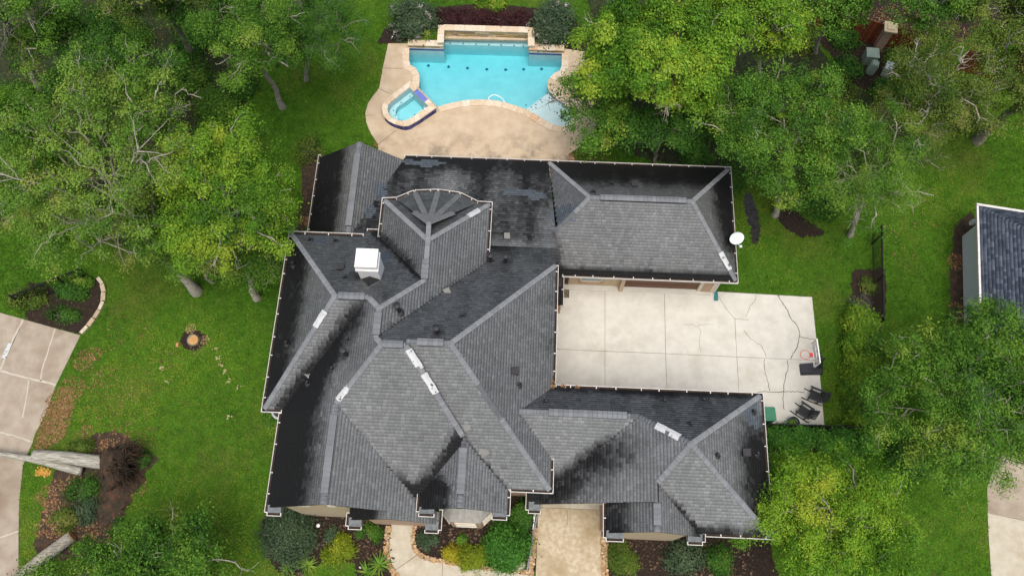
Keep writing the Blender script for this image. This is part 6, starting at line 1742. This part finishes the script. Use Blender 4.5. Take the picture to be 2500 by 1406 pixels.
MB().box(G(1785, 588, 3.0), .14, .2, .05).build('foot', MATS['grey_metal'], sd)
# air conditioner by the left wall, path lights, pipe, boulder
ac = thing('air_conditioner', 'pale round air conditioner under the left roof step', 'air conditioner', G(694, 1012))
p_ = G(692, 1012)
MB().lathe(p_, [(.40, 0), (.40, .75), (.36, .80), (.30, .80)], 18).build('casing', MATS['ac_grey'], ac); MB().lathe((p_[0], p_[1], .80), [(.30, 0), (.28, .03), (.05, .04)], 18).build('fan_grille', MATS['black_metal'], ac)
def path_light(lb, px, py):
    t = thing('path_light', lb, 'light', G(px, py), 'white garden lights')
    p = G(px, py); MB().tube([p, (p[0], p[1], .35)], .015, 6).build('stake', MATS['white_paint'], t); MB().lathe((p[0], p[1], .35), [(.09, 0), (.085, .05), (.03, .09)], 12).build('lamp_head', MATS['white_paint'], t)
path_light('white round garden light under the front left gable', 781, 1284); path_light('white round garden light beside the bay window', 1072, 1272); 
def cone(lb, px, py):
    t = thing('sprinkler_marker', lb, 'marker', G(px, py)); p = G(px, py); MB().lathe(p, [(.07, 0), (.05, .12), (.015, .22)], 8).build('marker_body', MATS['white_paint'], t); MB().lathe((p[0], p[1], 0), [(.09, 0), (.085, .02)], 8).build('marker_foot', MATS['white_paint'], t)
cone('small white marker in the left bed at the bottom edge', 880, 1384); cone('small white marker at the walk edge right of the golden shrubs', 1220, 1394)
dp = thing('drain_pipe', 'long grey drain pipe lying along the carriage drive', 'pipe', G(1296, 1330))
MB().tube([G(1313, 1252, .08), G(1303, 1300, .08), G(1296, 1340, .08), G(1287, 1392, .08)], .045, 8).build('pipe_run', MATS['pipe_grey'], dp)
MB().box8([G(1303, 1254, .12), G(1308, 1254, .12), G(1305, 1272, .12), G(1302, 1272, .12)][::-1], [G(1303, 1254, .2), G(1308, 1254, .2), G(1305, 1272, .2), G(1302, 1272, .2)][::-1]).build('pipe_bracket', MATS['white_paint'], dp); MB().bar(G(1304, 1272, .15), G(1301, 1292, .15), .04).build('pipe_arm', MATS['white_paint'], dp)
V = []; F = []
rng = np.random.default_rng(9); bcx = np.array(G(1263, 1380))
for i in range(6):
    q = i / 5 * math.pi / 2
    for j in range(14):
        th = 2 * math.pi * j / 14; r = math.cos(q) * (1 + .12 * math.sin(3 * th + 1)) + .02
        V.append(bcx + np.array((math.cos(th) * .36 * r, math.sin(th) * .26 * r, .25 * math.sin(q))))
F = [(i * 14 + j, i * 14 + (j + 1) % 14, (i + 1) * 14 + (j + 1) % 14, (i + 1) * 14 + j) for i in range(5) for j in range(14)]
o = np_obj('boulder', np.array(V), np.array(F), MATS['boulder'], None, tuple(bcx), smooth=True); setprops(o, 'flat pale boulder below the large round shrub', 'boulder')
o = MB().tube([G(955, 96, 0), G(957, 92, .5), G(958, 90, .9)], .03, 8).build('white_post', MATS['white_paint'], base=G(955, 96)); setprops(o, 'thin white pipe standing in the bed left of the pool', 'pipe')

# stone edgings
def edging(label, path, step, w, h, cols, parent_name='stone_edging', k=5):
    P = resample([np.array(G2(x, y)) for x, y in smooth_path(path, k)], step)
    t = thing(parent_name, label, 'edging', (P[0][0], P[0][1], 0))
    for i in range(len(P) - 1):
        a, b = P[i], P[i + 1]; d = (b - a); L = np.linalg.norm(d); d /= L; nr = np.array((-d[1], d[0]))
        g = .02; ww = w * random.uniform(.8, 1.15); ang = random.uniform(-.08, .08)
        d2 = np.array((d[0] * math.cos(ang) - d[1] * math.sin(ang), d[0] * math.sin(ang) + d[1] * math.cos(ang))); n2 = np.array((-d2[1], d2[0]))
        c = (a + b) / 2
        q = [c - d2 * (L / 2 - g) - n2 * ww / 2, c + d2 * (L / 2 - g) - n2 * ww / 2, c + d2 * (L / 2 - g) * .96 + n2 * ww / 2, c - d2 * (L / 2 - g) * .96 + n2 * ww / 2]
        piece('edging_stone', [tuple(x) for x in q], 0.0, h * random.uniform(.8, 1.15), lerp(random.choice(cols), random.choice(cols), random.random()), 'stone', t)
    return t
TAN = ((.38, .31, .20), (.46, .39, .27), (.33, .26, .16), (.50, .44, .33))
edging('curved row of tan stones round the left drive bed', [(240, 678), (250, 692), (255, 715), (252, 740), (242, 762), (228, 783), (212, 802), (198, 815)], .5, .22, .12, TAN)
edging('curved row of pale blocks round the bed at the left edge', [(16, 448), (30, 462), (40, 482), (43, 505), (38, 525), (26, 540), (12, 550)], .36, .24, .14, TAN)
def gravel(name, label, path, w, n_, cols):
    P = np.array(resample([np.array(G2(x, y)) for x, y in smooth_path(path, 5)], .05))
    sh = []; cl = []
    for i in range(n_):
        j = random.randrange(len(P) - 1); d = P[j + 1] - P[j]; d /= np.linalg.norm(d); nr = np.array((-d[1], d[0]))
        c = P[j] + nr * random.uniform(-w / 2, w / 2); r = random.uniform(.03, .07)
        k = 5; a0 = random.uniform(0, 6.28)
        sh.append(MB().prism([(c[0] + r * math.cos(a0 + 2 * math.pi * q / k) * random.uniform(.8, 1.2), c[1] + r * .8 * math.sin(a0 + 2 * math.pi * q / k)) for q in range(k)], .02, .03 + r * .9)); cl.append(lerp(random.choice(cols), random.choice(cols), random.random()))
    o = colored(name, sh, cl, 'stone', None, (P[0][0], P[0][1], 0)); o['kind'] = 'stuff'; o['label'] = label; o['category'] = 'gravel'
    return o
RIV = ((.34, .20, .09), (.42, .28, .14), (.24, .14, .07), (.50, .38, .24), (.30, .22, .15))
gravel('river_rock', 'brown river rock strip left of the front walk', [(949, 1285), (945, 1317), (944, 1346), (949, 1374), (960, 1396), (975, 1415)], .22, 330, RIV)
gravel('river_rock', 'brown river rock strip right of the front walk', [(1013, 1285), (1008, 1312), (1011, 1335), (1021, 1350), (1040, 1362), (1075, 1369), (1131, 1377), (1174, 1384), (1235, 1391), (1300, 1399)], .2, 520, RIV)
gravel('river_rock', 'brown river rock strip left of the carriage drive', [(1308, 1290), (1304, 1330), (1300, 1370), (1296, 1406)], .2, 260, RIV)
gravel('river_rock', 'brown river rock strip right of the carriage drive', [(1476, 1312), (1475, 1345), (1476, 1380), (1477, 1410)], .28, 300, RIV)
gravel('river_rock', 'brown river rock at the right end of the pool deck', [(1394, 382), (1396, 395), (1394, 410)], .25, 80, RIV)
gravel('bark_chips', 'brown bark chips in the front beds', [(700, 1395), (780, 1300), (860, 1300), (930, 1340), (900, 1380)], 1.4, 500, ((.05, .03, .02), (.09, .05, .03), (.03, .02, .015), (.14, .10, .07)))
gravel('bark_chips', 'brown bark chips under the bay window', [(1020, 1300), (1090, 1305), (1170, 1310), (1280, 1320)], 1.5, 450, ((.05, .03, .02), (.09, .05, .03), (.03, .02, .015), (.14, .10, .07)))
gravel('bark_chips', 'brown bark chips in the right front bed', [(1490, 1330), (1600, 1350), (1720, 1370), (1840, 1380)], 1.5, 450, ((.05, .03, .02), (.09, .05, .03), (.03, .02, .015), (.14, .10, .07)))

# ------------------------------------------------------------------ the right hand house
nb = thing('neighbouring_house', 'pale sided house with blue grey shingle roof at the right edge', 'house', (*G2(2400, 700), 0))
ZE = 2.6
A0 = np.array(G2(2390, 503, ZE)); A1 = np.array(G2(2403, 935, ZE)); ax = (A1 - A0) / np.linalg.norm(A1 - A0); ay = np.array((-ax[1], ax[0]))   # ax south, ay east
if ay[0] < 0: ay = -ay
def nbp(s, e, z): p = A0 + ax * s + ay * e; return (p[0], p[1], z)
Ls = 10.6; We = 9.0; ridge_h = ZE + 3.3
def nb_face(pts):
    P = np.array(pts); nrm = np.cross(P[1] - P[0], P[2] - P[0]); nrm /= np.linalg.norm(nrm); nrm = nrm if nrm[2] > 0 else -nrm
    dk = MB().add([tuple(p - nrm * .012) for p in P] + [tuple(p - nrm * .12) for p in P], [tuple(range(len(P)))] + [(i, (i + 1) % len(P), len(P) + (i + 1) % len(P), len(P) + i) for i in range(len(P))]).build('roof_slope', MATS['roof_deck'], nb)
    dn = np.array([nrm[0], nrm[1], 0]); dn /= np.linalg.norm(dn); down = dn - nrm * np.dot(dn, nrm); down /= np.linalg.norm(down); al = np.cross(nrm, down)
    S = (P - P[0]) @ down; A = (P - P[0]) @ al; V = []; F = []; C = []
    e = .16; r = 0; k = len(P)
    while S.max() - r * e > S.min():
        s1 = S.max() - r * e + .02; s0 = s1 - e; sm = (s0 + s1) / 2; r += 1
        xs = sorted(A[i] + (A[(i + 1) % k] - A[i]) * (sm - S[i]) / (S[(i + 1) % k] - S[i]) for i in range(k) if (S[i] > sm) != (S[(i + 1) % k] > sm))
        if len(xs) < 2: continue
        x = xs[0] - random.uniform(0, .25)
        while x < xs[-1]:
            w = random.choice((.16, .22, .3)); l, rr = max(x, xs[0]), min(x + w - .008, xs[-1]); x += w
            if rr - l < .03: continue
            col = lerp((.055, .072, .105), (.150, .180, .235), random.random() ** 1.3); n0 = len(V); lift = random.choice((.012, .026))
            for aa, ss, h in ((l, s0 - .02, .002), (rr, s0 - .02, .002), (rr, s1, lift), (l, s1, lift), (rr, s1, -.004), (l, s1, -.004)): V.append(P[0] + al * aa + down * ss + nrm * h)
            F += [(n0, n0 + 3, n0 + 2, n0 + 1), (n0 + 3, n0 + 5, n0 + 4, n0 + 2)]; C += [col] * 6
    o = np_obj('shingle_courses', np.array(V), np.array(F), MATS['shingle'], dk, col=np.array(C)); o['kind'] = 'stuff'
h_ = We / 2
nb_face([nbp(0, 0, ZE), nbp(Ls, 0, ZE), nbp(Ls, h_, ridge_h), nbp(h_, h_, ridge_h)])
nb_face([nbp(0, 0, ZE), nbp(h_, h_, ridge_h), nbp(0, We, ZE)])
nb_face([nbp(0, We, ZE), nbp(h_, h_, ridge_h), nbp(Ls, h_, ridge_h), nbp(Ls, We, ZE)])
MB().prism([nbp(.45, .45, 0)[:2], nbp(Ls - .2, .45, 0)[:2], nbp(Ls - .2, We - .45, 0)[:2], nbp(.45, We - .45, 0)[:2]], 0, ZE - .05).build('wall', MATS['siding'], nb)
for a, b in (((-.05, -.12), (Ls, -.02)), ((-.14, -.12), (-.02, We))):
    MB().prism([nbp(a[0], a[1], 0)[:2], nbp(b[0], a[1], 0)[:2], nbp(b[0], b[1], 0)[:2], nbp(a[0], b[1], 0)[:2]], ZE - .12, ZE + .02).build('gutter', MATS['gutter_white'], nb)
MB().prism([nbp(Ls - .1, 1.6, 0)[:2], nbp(Ls + .15, 1.6, 0)[:2], nbp(Ls + .15, 6, 0)[:2], nbp(Ls - .1, 6, 0)[:2]], 0, ZE).build('garage_front', MATS['white_paint'], nb)
MB().box(nbp(.35, .25, 1.3), .18, .18, .4).build('meter_box', MATS['siding'], nb)

# ------------------------------------------------------------------ grass
def grass(n_):
    rng = np.random.default_rng(77)
    P = np.stack([rng.uniform(-34, 33, n_), rng.uniform(-4, 37, n_)], 1)
    keep = np.ones(n_, bool)
    court_w = [G2(x, y) for x, y in court_px]
    hs = [DECK, court_w, [G2(x, y) for x, y in [(-400, 672), (0, 763), (197, 818), (135, 975), (85, 1060), (57, 1135), (48, 1220), (46, 1560), (-400, 1560)]],
          [G2(x, y) for x, y in [(2410, 1190), (2412, 1300), (2420, 1406), (2425, 1560), (2800, 1560), (2800, 1000), (2440, 1090)]],
          [G2(x, y) for x, y in fw_l[:-1] + [(1030, 1470), (1310, 1490)] + fw_r[::-1]], [G2(x, y) for x, y in [(1314, 1160), (1470, 1160), (1472, 1560), (1302, 1560)]],
          [hw(*p)[:2] for p in ((-10.6, 3.5), (10.2, 3.5), (10.2, 8.6), (1.5, 8.8), (1.5, 15.7), (9.9, 15.8), (9.9, 21), (-10.5, 21))],
          [nbp(.3, .3, 0)[:2], nbp(Ls, .3, 0)[:2], nbp(Ls, We, 0)[:2], nbp(.3, We, 0)[:2]]]
    for poly in hs: keep &= ~in_poly(P, poly)
    wood = np.zeros(n_, bool)
    for poly in BEDS: keep &= ~in_poly(P, poly)
    P = P[keep]; m = len(P)
    z = np.zeros((m, 1))
    B = np.concatenate([P, z], 1)
    a = rng.uniform(0, 2 * np.pi, m); L = rng.uniform(.06, .17, (m, 1))
    d = np.stack([np.cos(a), np.sin(a), rng.uniform(.35, 1.2, m)], 1); d /= np.linalg.norm(d, axis=1, keepdims=True)
    s = np.stack([-np.sin(a), np.cos(a), np.zeros(m)], 1) * rng.uniform(.014, .03, (m, 1))
    V = np.stack([B - s, B + s, B + d * L], 1).reshape(-1, 3)
    patch = np.sin(P[:, 0] * .55 + 1.3 * np.sin(P[:, 1] * .4)) + np.sin(P[:, 1] * .7 + np.sin(P[:, 0] * .5)) + .6 * np.sin(P[:, 0] * 2.1 + P[:, 1] * 1.7) + .5 * np.sin(P[:, 0] * 3.7 - P[:, 1] * 4.3)
    left = np.clip((-P[:, 0] - 8) / 6, 0, 1) * np.clip((14 - P[:, 1]) / 6, 0, 1)
    t = np.clip(.36 + .17 * patch + .10 * np.sin(P[:, 0] * 6.1 + 2 * np.sin(P[:, 1] * 3.3)) * np.sin(P[:, 1] * 5.7 + P[:, 0]) + .30 * left + rng.normal(0, .2, m), 0, 1)[:, None]
    c0_, c1c, c2c = np.array((.042, .104, .011)), np.array((.098, .204, .019)), np.array((.205, .272, .034))
    col = np.where(t < .5, c0_ + (c1c - c0_) * t * 2, c1c + (c2c - c1c) * (t - .5) * 2)
    thin = np.sin(P[:, 0] * 1.9 + 2 * np.sin(P[:, 1] * 1.1)) * np.sin(P[:, 1] * 2.3 + 1.5 * np.sin(P[:, 0] * .9)) * np.sin(P[:, 0] * .7 + P[:, 1] * .45)
    dry = rng.random(m) < .02 + .05 * left + .22 * np.clip(thin - .35, 0, 1)
    col[dry] = (.17, .15, .06)
    o = np_obj('lawn_grass', V, np.arange(m * 3).reshape(m, 3), MATS['grass'], None, (0, 0, 0), col=np.repeat(col, 3, 0))
    return setprops(o, 'short green lawn grass round the house', 'grass', kind='stuff')
grass(640000)
